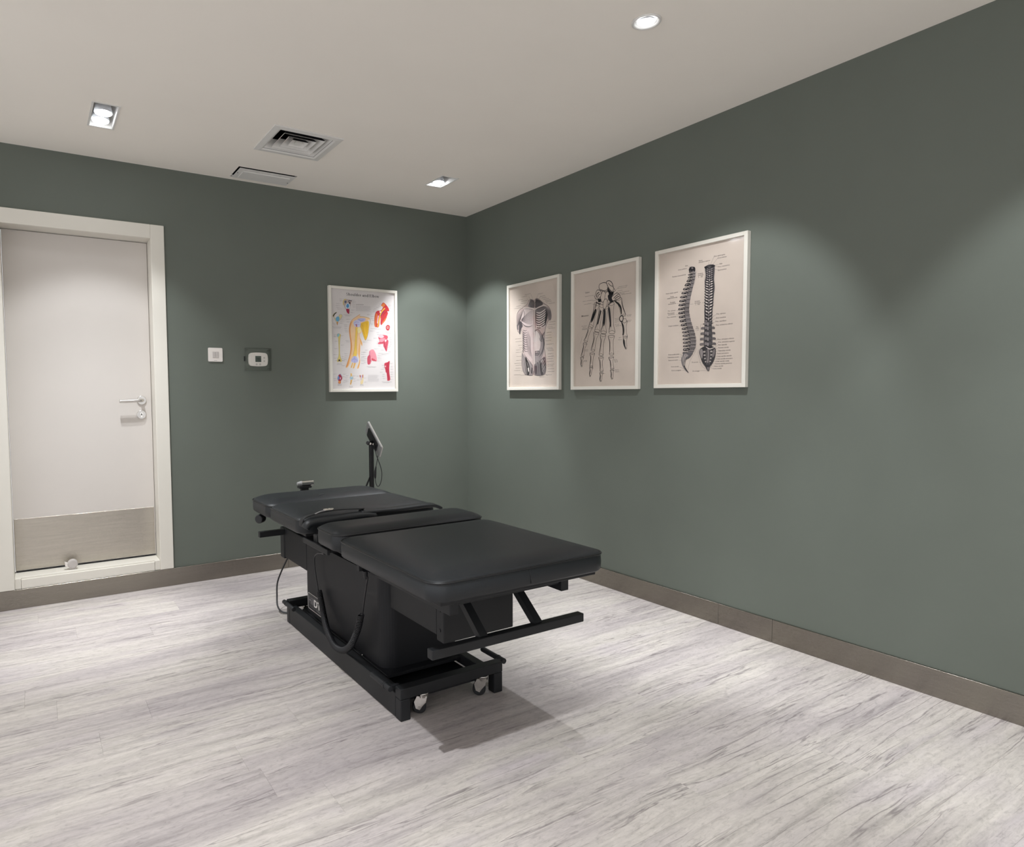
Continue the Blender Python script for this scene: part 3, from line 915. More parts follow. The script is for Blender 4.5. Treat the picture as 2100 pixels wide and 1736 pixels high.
# knob and paper-roll bar at the head end
kb = cyl('tilt_knob', (-1.853, -.880, .517), (-1.882, -.905, .517), .022, M['rubber'], tb, 24, bevel=.005)
tube('knob_shaft', [(-1.853, -.880, .517), (-1.80, -.84, .534)], .006, M['metal_black'], kb, n=8)
rb = box('roll_post', (CX - .052, CX - .010, -.752, -.728, .42, .632), M['metal_black'], tb, bevel=.003)
box('roll_bracket', (CX - .066, CX + .004, -.760, -.722, .628, .640), M['metal_black'], rb, bevel=.003)
bm = bmesh.new(); add_prism(bm, [(a, b) for a, b in rrect(-.758, -.724, .6405, .668, .010, 5)], CX - .048, CX + .016, 'x')
obj('roll_bar', bm, M['silver'], rb)
bm = bmesh.new(); add_cyl(bm, (CX - .0485, -.741, .654), (CX - .072, -.741, .654), .013, .007, 18)
bmesh.ops.recalc_face_normals(bm, faces=bm.faces)
obj('roll_end', bm, M['alu'], rb)

# harness straps lying over the gap between chest and pelvic cushions
def band(name, pts, width, thick, material, parent, wdir):
    """flat strap: cross-section spans +-width/2 along wdir"""
    pts = spline(pts, 6)
    bm = bmesh.new(); rings = []
    m = len(pts)
    for i, p in enumerate(pts):
        d = (pts[min(i + 1, m - 1)] - pts[max(i - 1, 0)]).normalized()
        w = Vector(wdir); w = (w - d * w.dot(d)).normalized(); u = d.cross(w)
        rr = []
        for k in range(12):
            a = 2 * PI * k / 12
            ca, sa = math.cos(a), math.sin(a)
            rr.append(bm.verts.new(p + w * (width / 2 * math.copysign(abs(ca) ** .5, ca)) + u * (thick / 2 * math.copysign(abs(sa) ** .7, sa))))
        rings.append(rr)
    for a, b in zip(rings, rings[1:]):
        for k in range(12):
            bm.faces.new((a[k], a[(k + 1) % 12], b[(k + 1) % 12], b[k]))
    bm.faces.new(rings[0][::-1]); bm.faces.new(rings[-1])
    bmesh.ops.recalc_face_normals(bm, faces=bm.faces)
    return obj(name, bm, material, parent, smooth=True)
band('harness_pad', [(-1.880, -1.548, .585), (-1.862, -1.547, .603), (-1.81, -1.545, .607), (-1.72, -1.545, .610), (-1.62, -1.548, .612), (-1.56, -1.552, .605)], .046, .026, M['vinyl'], tb, (0, 1, .25))
hs = band('harness_strap', [(-1.884, -1.512, .588), (-1.882, -1.512, .610), (-1.862, -1.508, .624), (-1.80, -1.500, .634), (-1.74, -1.497, .638), (-1.68, -1.500, .637), (-1.60, -1.515, .634)], .040, .006, M['web'], tb, (0, 1, -.12))
band('harness_strap', [(-1.62, -1.530, .622), (-1.52, -1.535, .622), (-1.44, -1.545, .622), (-1.34, -1.545, .624), (-1.27, -1.545, .622), (-1.225, -1.545, .606)], .050, .016, M['vinyl'], tb, (0, 1, .1))
bm = bmesh.new()
add_tube(bm, [(a, b, .6435) for a, b in rrect(-1.775, -1.738, -1.512, -1.490, .005, 4)], .0030, 8, closed=True)
add_tube(bm, [(-1.757, -1.512, .6435), (-1.757, -1.490, .6435)], .0026, 8)
add_box(bm, -1.752, -1.735, -1.510, -1.492, .641, .648, bevel=.002)
obj('buckle', bm, M['silver'], hs, smooth=False)
band('loose_end', [(-1.775, -1.505, .642), (-1.80, -1.512, .640), (-1.825, -1.520, .634)], .010, .003, M['logo_grey'], hs, (0, 1, 0))
# ------------------------------------------------------------------ tablet on its floor stand
SX, SY = -1.114, -.615
ts = thing('tablet_stand', (SX, SY, 0), 'black pole stand behind the head end of the treatment table', 'stand')
bm = bmesh.new(); add_cyl(bm, (SX, SY, 0), (SX, SY, .012), .13, n=48, bevel=.004)
bmesh.ops.recalc_face_normals(bm, faces=bm.faces)
obj('stand_base', bm, M['metal_black'], ts)
box('pole', (SX - .0115, SX + .0115, SY - .0115, SY + .0115, .012, .832), M['metal_black'], ts, bevel=.003)
tube('brace', [(SX - .010, SY, .640), (SX - .045, SY - .005, .575), (SX - .075, SY - .01, .50)], .005, M['metal_black'], ts, n=8)
va = Vector((0.0343433, -0.1103896, -0.1507272)); vb = Vector((-0.0339599, -0.1016655, 0.066659))
ea, eb = va.normalized(), vb.normalized()
en = ea.cross(eb).normalized()          # visible back of the tablet (towards the lower left)
if en.x > 0: en = -en
tc = Vector((-1.0892, -.600, .8592))
LA, LB = va.length, vb.length
tl = thing('tablet', tc, 'light grey tablet clamped to the black pole stand', 'tablet')
def slab(name, la, lb, n0, n1, r, material, parent, ca=0.0, cb=0.0):
    bm = bmesh.new()
    out = rrect(-la / 2, la / 2, -lb / 2, lb / 2, r, 6)
    lo = [bm.verts.new(tc + ea * (a + ca) + eb * (b + cb) + en * n0) for a, b in out]
    hi = [bm.verts.new(tc + ea * (a + ca) + eb * (b + cb) + en * n1) for a, b in out]
    m = len(out)
    for i in range(m):
        bm.faces.new((lo[i], lo[(i + 1) % m], hi[(i + 1) % m], hi[i]))
    bm.faces.new(lo[::-1]); bm.faces.new(hi)
    bmesh.ops.recalc_face_normals(bm, faces=bm.faces)
    return obj(name, bm, material, parent)
slab('back_shell', LA, LB, -.003, .004, .008, M['alu'], tl)
sf = slab('front_bezel', LA + .002, LB + .002, -.006, -.0031, .009, M['white_plastic'], tl)
slab('screen', LA - .03, LB - .012, -.0066, -.0061, .002, M['screen'], sf)
slab('mount_plate', LA * .64, LB * .74, .0042, .010, .010, M['rubber'], ts, ca=-.004, cb=-.006)
hub = tc - eb * .012 + ea * .006 + en * .012
top = Vector((SX, SY, .830))
tube('swivel_arm', [hub, hub + en * .018, top + Vector((0, 0, .004)), top - Vector((0, 0, .010))], .009, M['metal_black'], ts, n=12)
k1_ = hub + en * .012
kn = cyl('clamp_knob', top + Vector((-.022, -.012, .008)), top + Vector((-.034, -.022, .016)), .011, M['rubber'], ts, 14, bevel=.002)
cyl('clamp_screw', top + Vector((.004, -.012, .004)), top + Vector((.007, -.026, .004)), .007, M['silver'], ts, 12)
cyl('clamp_screw', top + Vector((-.014, -.014, .006)), top + Vector((-.018, -.026, .009)), .006, M['chrome'], ts, 12)
cb_ = spline([hub + ea * .03, Vector((SX + .026, SY - .012, .770)), Vector((SX + .040, SY - .012, .735)), Vector((SX + .056, SY - .012, .690)), Vector((SX + .062, SY - .012, .650)), Vector((SX + .054, SY - .012, .602)), Vector((SX + .036, SY - .012, .580)), Vector((SX + .022, SY - .012, .600)), Vector((SX + .018, SY - .012, .640)), Vector((SX + .022, SY - .012, .690)), Vector((SX + .032, SY - .012, .735)), Vector((SX + .036, SY - .012, .765))], 8)
cable = tube('charge_cable', cb_, .0022, M['cable'], ts, n=8)
tube('cable_joint', [(SX + .0185, SY - .012, .630), (SX + .0175, SY - .012, .645), (SX + .0185, SY - .012, .672), (SX + .024, SY - .012, .700)], [.004, .0065, .0065, .003], M['rubber'], cable, n=10)
# ------------------------------------------------------------------ framed prints
INK = {}
def ink(r, g, b):
    k = (r, g, b)
    if k not in INK:
        INK[k] = mat('ink_%d_%d_%d' % k, srgb(r, g, b), 0.55, spec=0.2, noise=0.03, nscale=40)
    return k

def homography(src):
    """4 picture corners (TL, TR, BL, BR) -> unit square; returns f(x, y) -> (u, v)"""
    dst = [(0, 0), (1, 0), (0, 1), (1, 1)]
    A = []
    for (x, y), (u, v) in zip(src, dst):
        A.append([x, y, 1, 0, 0, 0, -u * x, -u * y, u])
        A.append([0, 0, 0, x, y, 1, -v * x, -v * y, v])
    n = 8
    for i in range(n):
        p = max(range(i, n), key=lambda r: abs(A[r][i]))
        A[i], A[p] = A[p], A[i]
        for r in range(n):
            if r != i:
                f = A[r][i] / A[i][i]
                for c in range(i, 9):
                    A[r][c] -= f * A[i][c]
    h = [A[i][8] / A[i][i] for i in range(n)]
    return lambda x, y: ((h[0] * x + h[1] * y + h[2]) / (h[6] * x + h[7] * y + 1), (h[3] * x + h[4] * y + h[5]) / (h[6] * x + h[7] * y + 1))

class Art:
    """flat print: filled shapes and strokes, each layer a hair in front of the last"""
    def __init__(self, fn, w, h):
        self.fn, self.w, self.h = fn, w, h
        self.v, self.f, self.m, self.slots = [], [], [], []
        self.layer = 0
    def P(self, p):
        u, v = self.fn(*p)
        return (u * self.w, v * self.h)
    def slot(self, col):
        k = ink(*col)
        if k not in self.slots: self.slots.append(k)
        return self.slots.index(k)
    def raw(self, pts2, faces, col):
        b = len(self.v); z = self.layer * 0.000005; self.layer += 1
        s = self.slot(col)
        self.v += [(x, y, z) for x, y in pts2]
        for f in faces:
            self.f.append([b + i for i in f]); self.m.append(s)
    def fill(self, pts, col, smooth=True, mapped=False):
        q = [p for p in pts] if mapped else [self.P(p) for p in pts]
        if smooth and len(q) > 4:
            q2 = []
            n = len(q)
            for i in range(n):
                p0, p1, p2, p3 = q[i - 1], q[i], q[(i + 1) % n], q[(i + 2) % n]
                for t in (0, .25, .5, .75):
                    q2.append(tuple(0.5 * (2 * p1[k] + (p2[k] - p0[k]) * t + (2 * p0[k] - 5 * p1[k] + 4 * p2[k] - p3[k]) * t * t + (3 * p1[k] - p0[k] - 3 * p2[k] + p3[k]) * t ** 3) for k in (0, 1)))
            q = q2
        tris = tessellate_polygon([[Vector((x, y, 0)) for x, y in q]])
        self.raw(q, tris, col)
        return q
    def stroke(self, pts, w, col, smooth=True, taper=False, mapped=False, closed=False):
        q = [p for p in pts] if mapped else [self.P(p) for p in pts]
        if closed: q = q + [q[0]]
        if smooth and len(q) > 2:
            q = [(p.x, p.y) for p in spline([(x, y, 0) for x, y in q], 5)]
        L, n = [], len(q)
        for i in range(n):
            a, b = q[max(i - 1, 0)], q[min(i + 1, n - 1)]
            dx, dy = b[0] - a[0], b[1] - a[1]
            l = math.hypot(dx, dy) or 1
            ww = w / 2
            if taper: ww *= max(0.15, math.sin(PI * (i + .5) / n) ** .6)
            nx, ny = -dy / l * ww, dx / l * ww
            L += [(q[i][0] + nx, q[i][1] + ny), (q[i][0] - nx, q[i][1] - ny)]
        self.raw(L, [(2 * i, 2 * i + 1, 2 * i + 3, 2 * i + 2) for i in range(n - 1)], col)
    def outline(self, pts, fillc, linec, w):
        q = self.fill(pts, fillc)
        self.stroke(q, w, linec, smooth=False, mapped=True, closed=True)
    def text(self, s, x, y, size, col, bold=0.0, width=None, center=False, shear=0.0):
        """x, y picture position of the left end of the baseline; size in metres (cap height)"""
        vs, fs = text_polys(s, 1.0, bold, 1.0, shear)
        if not fs: return
        xa, xb = min(v[0] for v in vs), max(v[0] for v in vs)
        k = size / 0.69
        kx = width / (xb - xa) if width else k
        X, Y = self.P((x, y))
        if center: X -= (xb - xa) * kx / 2
        keep, self.layer = self.layer, 1
        self.raw([(X + (a - xa) * kx, Y - b * k) for a, b in vs], [tuple(reversed(f)) for f in fs], col)
        self.layer = max(keep, 2)
    def scribble(self, x0, y0, x1, h, col, rnd, words=3, w=.0006):
        """a line of lettering too small to read in the photograph"""
        keep, self.layer = self.layer, 1
        self._scribble(x0, y0, x1, h, col, rnd, w)
        self.layer = max(keep, 2)
    def _scribble(self, x0, y0, x1, h, col, rnd, w):
        X0, Y0 = self.P((x0, y0)); X1, Y1 = self.P((x1, y0))
        x = X0
        while x < X1 - .002:
            ln = min(rnd.uniform(.008, .022), X1 - x)
            pts = []
            xx = x
            while xx < x + ln:
                pts.append((xx, Y0 - rnd.uniform(0.5, 1.0) * h)); xx += h * .30
                pts.append((xx, Y0 - rnd.uniform(0.0, 0.25) * h)); xx += h * .30
            if len(pts) > 1:
                self.layer = 1; self.stroke(pts, w, col, smooth=False, mapped=True)
            x += ln + h * .7
    def build(self, parent, origin, right, out, lift=0.0):
        r, o = Vector(right), Vector(out); dn = Vector((0, 0, -1))
        me = bpy.data.meshes.new('print_artwork')
        base = Vector(origin) - world_loc(parent)
        me.from_pydata([tuple(base + r * x + dn * y + o * (z + lift)) for x, y, z in self.v], [], self.f)
        for k in self.slots: me.materials.append(INK[k])
        me.polygons.foreach_set('material_index', self.m)
        me.update()
        ob = bpy.data.objects.new('print_artwork', me); C.objects.link(ob); ob.parent = parent
        return ob

# high-contrast serif letters for the chart title (rectangles, ring arcs and diagonals on an em square)
def _r(x0, y0, x1, y1): return [(x0, y0), (x1, y0), (x1, y1), (x0, y1)]
def _o(cx, cy, rx, ry, tx, ty, a0=0, a1=360):
    n = max(6, int(abs(a1 - a0) / 12))
    an = [math.radians(a0 + (a1 - a0) * i / n) for i in range(n + 1)]
    return [(cx + rx * math.cos(a), cy + ry * math.sin(a)) for a in an] + [(cx + (rx - tx) * math.cos(a), cy + (ry - ty) * math.sin(a)) for a in reversed(an)]
def _d(x0, y0, x1, y1, w): return [(x0, y0), (x0 + w, y0), (x1 + w, y1), (x1, y1)]
GLYPH = {
    ' ': (.24, []),
    'l': (.28, [_r(.08, 0, .19, .72), _r(.02, 0, .25, .03), _r(.02, .69, .09, .72)]),
    'h': (.58, [_r(.08, 0, .19, .72), _r(.02, 0, .25, .03), _r(.02, .69, .09, .72), _o(.315, .30, .175, .17, .10, .05, 0, 180), _r(.385, 0, .49, .31), _r(.33, 0, .55, .03)]),
    'n': (.58, [_r(.08, 0, .19, .46), _r(.02, 0, .25, .03), _r(.02, .43, .09, .46), _o(.315, .30, .175, .17, .10, .05, 0, 180), _r(.385, 0, .49, .31), _r(.33, 0, .55, .03)]),
    'u': (.58, [_r(.08, .15, .19, .46), _r(.38, 0, .49, .46), _o(.255, .16, .175, .17, .10, .05, 180, 360), _r(.02, .43, .09, .46), _r(.32, .43, .39, .46), _r(.48, 0, .55, .03)]),
    'o': (.50, [_o(.25, .23, .22, .245, .11, .035)]),
    'd': (.57, [_o(.25, .23, .21, .245, .11, .035), _r(.37, 0, .48, .72), _r(.31, .69, .38, .72), _r(.47, 0, .54, .03)]),
    'b': (.55, [_r(.08, 0, .19, .72), _r(.02, .69, .09, .72), _o(.31, .23, .21, .245, .11, .035)]),
    'e': (.47, [_o(.24, .23, .21, .245, .11, .035, 0, 318), _r(.08, .22, .44, .255)]),
    'r': (.43, [_r(.08, 0, .19, .46), _r(.02, 0, .26, .03), _r(.02, .43, .09, .46), _o(.29, .34, .11, .13, .05, .05, 30, 170), _o(.35, .38, .05, .05, .045, .045)]),
    'a': (.50, [_o(.20, .13, .17, .14, .10, .04), _r(.30, .02, .41, .34), _o(.235, .32, .175, .15, .08, .04, 0, 165), _r(.40, 0, .48, .035), _o(.11, .33, .05, .05, .045, .045)]),
    'w': (.72, [_d(.02, .46, .19, 0, .11), _d(.31, .46, .215, 0, .03), _d(.28, .46, .45, 0, .11), _d(.62, .46, .475, 0, .03), _r(-.02, .43, .19, .46), _r(.24, .43, .44, .46), _r(.55, .43, .70, .46)]),
    'E': (.60, [_r(.08, 0, .21, .69), _r(.02, 0, .52, .035), _r(.02, .655, .50, .69), _r(.20, .33, .38, .365), _r(.48, 0, .53, .18), _r(.46, .51, .50, .69), _r(.36, .26, .39, .44)]),
    'S': (.54, [_o(.27, .51, .19, .19, .10, .04, 40, 215), _o(.27, .19, .21, .20, .11, .04, -145, 40), [(.085, .47), (.16, .40), (.36, .31), (.47, .22), (.42, .32), (.24, .41), (.17, .47)], _r(.41, .47, .44, .69), _r(.06, 0, .09, .22)]),
}
def serif_title(A, s, x, y, width, height, col):
    tot = sum(GLYPH[c][0] for c in s)
    kx, ky = width / tot, height / .70
    X, Y = A.P((x, y)); X -= width / 2
    z = A.layer
    for c in s:
        adv, polys = GLYPH[c]
        for q in polys:
            A.layer = z
            A.fill([(X + a * kx, Y - b * ky) for a, b in q], col, smooth=False, mapped=True)
        X += adv * kx
    A.layer = z + 1

def framed(name, wall, a0, a1, z0, z1, label, paper, fw=.0185):
    """wall 'back': a = x left..right ; wall 'right': a = y (near the corner first)"""
    if wall == 'back':
        W = abs(a1 - a0); right, out = (1, 0, 0), (0, -1, 0)
        root = thing(name, ((a0 + a1) / 2, 0, z0), label, 'picture', 'framed anatomy prints')
        def bx(nm, s0, s1, zz0, zz1, d0, d1, m, par=root, bev=0.0): return box(nm, (a0 + s0, a0 + s1, -d1, -d0, zz0, zz1), m, par, bevel=bev, seg=1)
        org = lambda s, z, d: (a0 + s, -d, z)
    else:
        W = abs(a1 - a0); right, out = (0, -1, 0), (-1, 0, 0)
        root = thing(name, (0, (a0 + a1) / 2, z0), label, 'picture', 'framed anatomy prints')
        def bx(nm, s0, s1, zz0, zz1, d0, d1, m, par=root, bev=0.0): return box(nm, (-d1, -d0, a0 - s1, a0 - s0, zz0, zz1), m, par, bevel=bev, seg=1)
        org = lambda s, z, d: (-d, a0 - s, z)
    D = .026
    bx('backing', .004, W - .004, z0 + .004, z1 - .004, .001, .010, M['subfloor'])
    bx('frame_bar', 0, fw, z0, z1, .001, D, M['frame_white'], bev=.0012)
    bx('frame_bar', W - fw, W, z0, z1, .001, D, M['frame_white'], bev=.0012)
    bx('frame_bar', fw + .0001, W - fw - .0001, z1 - fw, z1, .001, D, M['frame_white'], bev=.0012)
    bx('frame_bar', fw + .0001, W - fw - .0001, z0, z0 + fw, .001, D, M['frame_white'], bev=.0012)
    pr = bx('print', fw - .002, W - fw + .002, z0 + fw - .002, z1 - fw + .002, .0101, .0120, paper)
    bx('glazing', fw - .002, W - fw + .002, z0 + fw - .002, z1 - fw + .002, .0158, .0172, M['pane'])
    return root, pr, org(fw, z1 - fw, .0122), right, out, W - 2 * fw, (z1 - z0) - 2 * fw

# ---- colour chart "Shoulder and Elbow"
root, pr, o0, rt, ot, pw, ph = framed('framed_chart', 'back', -1.120, -.606, 1.143, 1.847, 'colour shoulder and elbow chart in a white frame beside the corner', M['paper_white'])
A = Art(homography([(190, 145), (1082, 218), (212, 1568), (1092, 1565)]), pw, ph)
rn = random.Random(3)
DK = (52, 50, 54); GR = (118, 114, 118)
serif_title(A, 'Shoulder and Elbow', 645, 262, .250, .0185, (34, 33, 38))
def labels(pts, x0, x1, c=GR):
    for (x, y) in pts:
        A.layer = 0; A.stroke([(x, y), (x + x1 * .6, y + 2)], .0007, c, smooth=False); A.layer = 2
        A.scribble(x if x0 > 0 else x, y - 2, x + abs(x1), .0026, c, rn, w=.0005)
labels([(312, 296), (315, 320), (270, 360), (265, 388), (270, 415), (285, 437)], 1, 62)
labels([(482, 312), (490, 334), (490, 352), (495, 380), (500, 408), (480, 452), (470, 488)], 1, 55)
labels([(320, 552), (318, 573), (325, 590), (320, 612), (315, 638), (222, 640), (232, 662)], 1, 60)
labels([(235, 797), (235, 818), (235, 830), (252, 892), (242, 998), (232, 1082), (238, 1132), (255, 1165)], 1, 52)
labels([(330, 815), (335, 948), (345, 1110), (345, 1135), (352, 1160)], 1, 45)
labels([(410, 584), (415, 620), (380, 662), (385, 684), (385, 712), (390, 738), (395, 760), (400, 884), (410, 902), (385, 1072), (390, 1102), (385, 1128), (375, 1150), (350, 1170), (345, 1238)], 1, 68)
labels([(700, 520), (740, 640), (740, 750), (700, 880), (640, 905), (620, 1050), (618, 1080), (616, 1118), (614, 1145), (612, 1168), (616, 1206)], 1, 66)
labels([(870, 370), (860, 395), (830, 415), (800, 432), (790, 452), (785, 477), (755, 545), (750, 575), (770, 600), (750, 660)], 1, 60)
labels([(1000, 385), (1002, 405), (1010, 428), (1015, 465), (1012, 505), (1005, 545), (1000, 575), (985, 612), (980, 640)], 1, 52)
labels([(1020, 682), (1022, 700), (945, 680), (930, 705)], 1, 40)
labels([(835, 772), (842, 800), (795, 852), (845, 905), (835, 930), (855, 960), (895, 1020)], 1, 55)
labels([(1010, 845), (1015, 872), (1012, 905), (1015, 935), (1000, 962), (990, 985), (1000, 1045)], 1, 55)
labels([(670, 1020), (648, 1050), (640, 1110), (660, 1140), (640, 1170), (655, 1190)], 1, 55)
labels([(800, 1002), (850, 1095), (845, 1120), (850, 1142), (842, 1170)], 1, 60)
labels([(910, 1235), (925, 1265), (895, 1290), (880, 1330), (915, 1362), (912, 1390), (920, 1420)], 1, 50)
labels([(1022, 1208), (1030, 1255), (1030, 1290), (1022, 1330), (1030, 1362), (1028, 1395), (1025, 1432)], 1, 50)
labels([(230, 1356), (235, 1420), (240, 1445), (365, 1358), (360, 1395), (370, 1445), (365, 1470)], 1, 46)
labels([(405, 1380), (395, 1410), (400, 1440), (400, 1462), (500, 1382), (505, 1425), (510, 1455), (555, 1385), (560, 1440), (655, 1412), (660, 1470)], 1, 44)
for k in range(8): A.scribble(548, 392 + k * 10, 762 - rn.random() * 20, .0026, GR, rn)
A.stroke([(548, 372), (655, 376)], .0016, DK, smooth=False)
for k in range(10): A.scribble(714, 1372 + k * 10, 870 - rn.random() * 25, .0024, GR, rn)
for x, y, l in ((375, 520, 110), (400, 534, 60), (218, 690, 125), (230, 706, 100), (755, 718, 155), (955, 765, 90), (960, 782, 80), (282, 1208, 60), (278, 1222, 72), (860, 1068, 150), (905, 1084, 70), (698, 1252, 130), (715, 1264, 100), (910, 1468, 138), (930, 1482, 95), (292, 1504, 58), (292, 1516, 50), (452, 1530, 48), (448, 1540, 52), (604, 1508, 44), (602, 1520, 50)):
    A.scribble(x, y, x + l, .0032, DK, rn, w=.0009)
OR, YE, YD, RE, RD, PKC, BL, LV = (226, 160, 96), (236, 200, 92), (196, 150, 40), (196, 60, 66), (150, 36, 48), (222, 140, 150), (130, 178, 214), (182, 182, 220)
# big arm
A.fill([(605, 512), (545, 550), (490, 592), (462, 650), (450, 735), (460, 830), (470, 900), (472, 985), (458, 1090), (430, 1180), (404, 1258), (428, 1262), (470, 1190), (500, 1120), (520, 1060), (560, 1060), (590, 1130), (592, 1180), (560, 1272), (582, 1270), (604, 1180), (600, 1090), (606, 985), (614, 930), (632, 962), (634, 915), (606, 850), (598, 800), (630, 760), (640, 700), (700, 620), (742, 570), (660, 545), (600, 538)], (238, 202, 160))
A.fill([(500, 600), (478, 660), (468, 735), (476, 830), (486, 900), (490, 985), (478, 1070), (462, 1130), (440, 1225), (425, 1250), (405, 1255), (430, 1180), (458, 1090), (472, 985), (470, 900), (460, 830), (450, 735), (462, 650)], OR)
A.fill([(598, 800), (606, 850), (634, 915), (630, 960), (612, 920), (600, 900), (585, 985), (582, 1080), (590, 1130), (604, 1180), (585, 1268), (566, 1268), (590, 1178), (600, 1090), (606, 985), (600, 900)], (232, 176, 112))
A.fill([(545, 690), (540, 780), (534, 870), (524, 1000), (508, 1090), (500, 1110), (548, 1110), (556, 1080), (556, 1000), (558, 870), (566, 780), (570, 700)], YE)
A.stroke([(545, 690), (540, 780), (534, 870), (524, 1000), (508, 1090)], .0018, YD)
A.stroke([(570, 700), (566, 780), (558, 870), (556, 1000), (560, 1090)], .0018, YD)
A.fill([(620, 640), (700, 610), (728, 620), (724, 700), (712, 790), (690, 860), (676, 872), (650, 810), (630, 730), (615, 690)], (230, 184, 60))
A.stroke([(640, 660), (650, 740), (676, 830), (690, 850)], .003, (204, 152, 34))
A.stroke([(700, 640), (704, 720), (694, 800)], .0026, (204, 152, 34))
A.stroke([(618, 640), (615, 690), (630, 740), (650, 812), (676, 874), (692, 862), (714, 790), (726, 700), (740, 575), (600, 540)], .0020, (160, 120, 40))
A.fill([(575, 575), (640, 566), (680, 575), (665, 610), (610, 620), (570, 600)], LV)
A.fill([(512, 625), (545, 592), (595, 602), (612, 640), (600, 685), (555, 692), (520, 670)], (200, 200, 230))
A.stroke([(520, 640), (550, 620), (590, 630)], .0018, (130, 130, 180)); A.stroke([(525, 660), (560, 650), (600, 660)], .0018, (130, 130, 180))
A.stroke([(580, 585), (620, 600), (655, 590)], .0018, (120, 120, 170))
A.fill([(540, 655), (560, 652), (566, 685), (548, 690)], (180, 110, 130))
A.fill([(482, 1145), (520, 1100), (560, 1120), (576, 1170), (550, 1195), (505, 1192), (480, 1175)], LV)
A.stroke([(490, 1160), (525, 1140), (565, 1165)], .0020, (130, 136, 190)); A.stroke([(520, 1105), (530, 1150), (525, 1190)], .0020, (130, 136, 190))
for pts in ([(495, 1195), (470, 1265), (486, 1268), (510, 1200)], [(520, 1195), (500, 1275), (520, 1272), (545, 1200)]): A.fill(pts, (232, 184, 108), smooth=False)
A.stroke([(605, 512), (545, 550), (490, 592), (462, 650), (450, 735), (460, 830), (470, 900), (472, 985), (458, 1090), (430, 1180), (404, 1258)], .0016, (196, 116, 62))
A.fill([(570, 705), (610, 700), (622, 745), (600, 772), (572, 770)], (240, 226, 170))
# left upper joint
A.fill([(368, 350), (378, 312), (405, 296), (435, 300), (470, 312), (490, 322), (480, 350), (470, 400), (455, 440), (430, 450), (400, 438), (380, 395)], (196, 178, 172))
A.stroke([(375, 380), (368, 340), (385, 305), (405, 300)], .006, (214, 196, 120)); A.stroke([(440, 335), (455, 315), (490, 322)], .005, (90, 92, 104))
A.fill([(385, 330), (400, 318), (415, 330), (408, 352), (390, 350)], (96, 100, 116)); A.fill([(445, 340), (468, 330), (470, 365), (452, 372)], (100, 90, 96))
A.fill([(398, 385), (430, 352), (462, 375), (462, 420), (430, 440), (404, 425)], (206, 220, 230)); A.fill([(412, 388), (430, 362), (448, 380), (446, 410), (428, 420), (414, 408)], (86, 150, 200))
A.fill([(410, 438), (452, 440), (450, 505), (430, 495), (418, 480)], (176, 56, 84))
A.outline([(222, 545), (230, 510), (265, 484), (278, 486), (245, 520), (240, 560), (270, 620), (285, 668), (295, 618), (322, 590), (352, 540), (350, 520), (320, 515), (300, 545), (270, 570)], (226, 212, 160), (120, 110, 80), .001)
A.fill([(225, 530), (250, 495), (278, 486), (245, 520), (235, 545)], (60, 56, 50))
A.fill([(262, 570), (285, 542), (312, 552), (314, 590), (292, 615), (268, 602)], (116, 178, 214)); A.fill([(275, 625), (298, 618), (286, 668)], (196, 132, 80), smooth=False)
# humerus
A.outline([(280, 812), (286, 790), (310, 784), (332, 800), (328, 830), (320, 900), (318, 1000), (322, 1080), (334, 1130), (348, 1165), (332, 1186), (312, 1172), (294, 1186), (282, 1165), (298, 1120), (306, 1060), (304, 960), (300, 860), (292, 835)], (224, 206, 124), (140, 120, 70), .001)
A.fill([(282, 812), (288, 790), (310, 786), (318, 805), (300, 830), (288, 832)], (150, 196, 206)); A.fill([(300, 1150), (325, 1150), (328, 1172), (298, 1172)], (70, 62, 60))
# right red muscle
A.fill([(936, 346), (1000, 416), (1012, 466), (985, 470), (996, 500), (970, 560), (925, 612), (905, 664), (890, 640), (896, 560), (880, 600), (866, 690), (830, 692), (806, 670), (806, 560), (822, 490), (850, 462), (900, 455), (925, 410), (900, 388)], RE)
A.fill([(925, 612), (960, 565), (985, 545), (960, 600), (908, 662)], (222, 120, 60), smooth=False); A.fill([(810, 560), (826, 500), (850, 520), (836, 600), (830, 690), (806, 670)], (214, 110, 64))
A.fill([(900, 388), (935, 350), (960, 380), (930, 415)], (226, 130, 70), smooth=False)
A.stroke([(955, 425), (920, 460), (895, 500), (880, 560), (860, 640), (852, 690)], .008, (236, 190, 80)); A.stroke([(940, 470), (905, 510), (890, 540)], .004, (90, 60, 110))
A.fill([(880, 465), (898, 470), (896, 492), (880, 490)], (240, 236, 236)); A.stroke([(862, 530), (850, 600), (848, 640)], .006, (230, 210, 220))
A.stroke([(985, 470), (945, 500), (930, 530)], .002, (120, 24, 36)); A.stroke([(820, 500), (815, 580), (812, 660)], .002, (150, 60, 40))
A.fill([(966, 690), (985, 664), (1012, 668), (1022, 696), (1010, 736), (985, 740), (968, 720)], (186, 62, 72)); A.fill([(980, 690), (998, 678), (1008, 700), (996, 718), (982, 712)], (226, 160, 150)); A.fill([(990, 692), (1000, 690), (1000, 704), (990, 704)], (120, 30, 40))
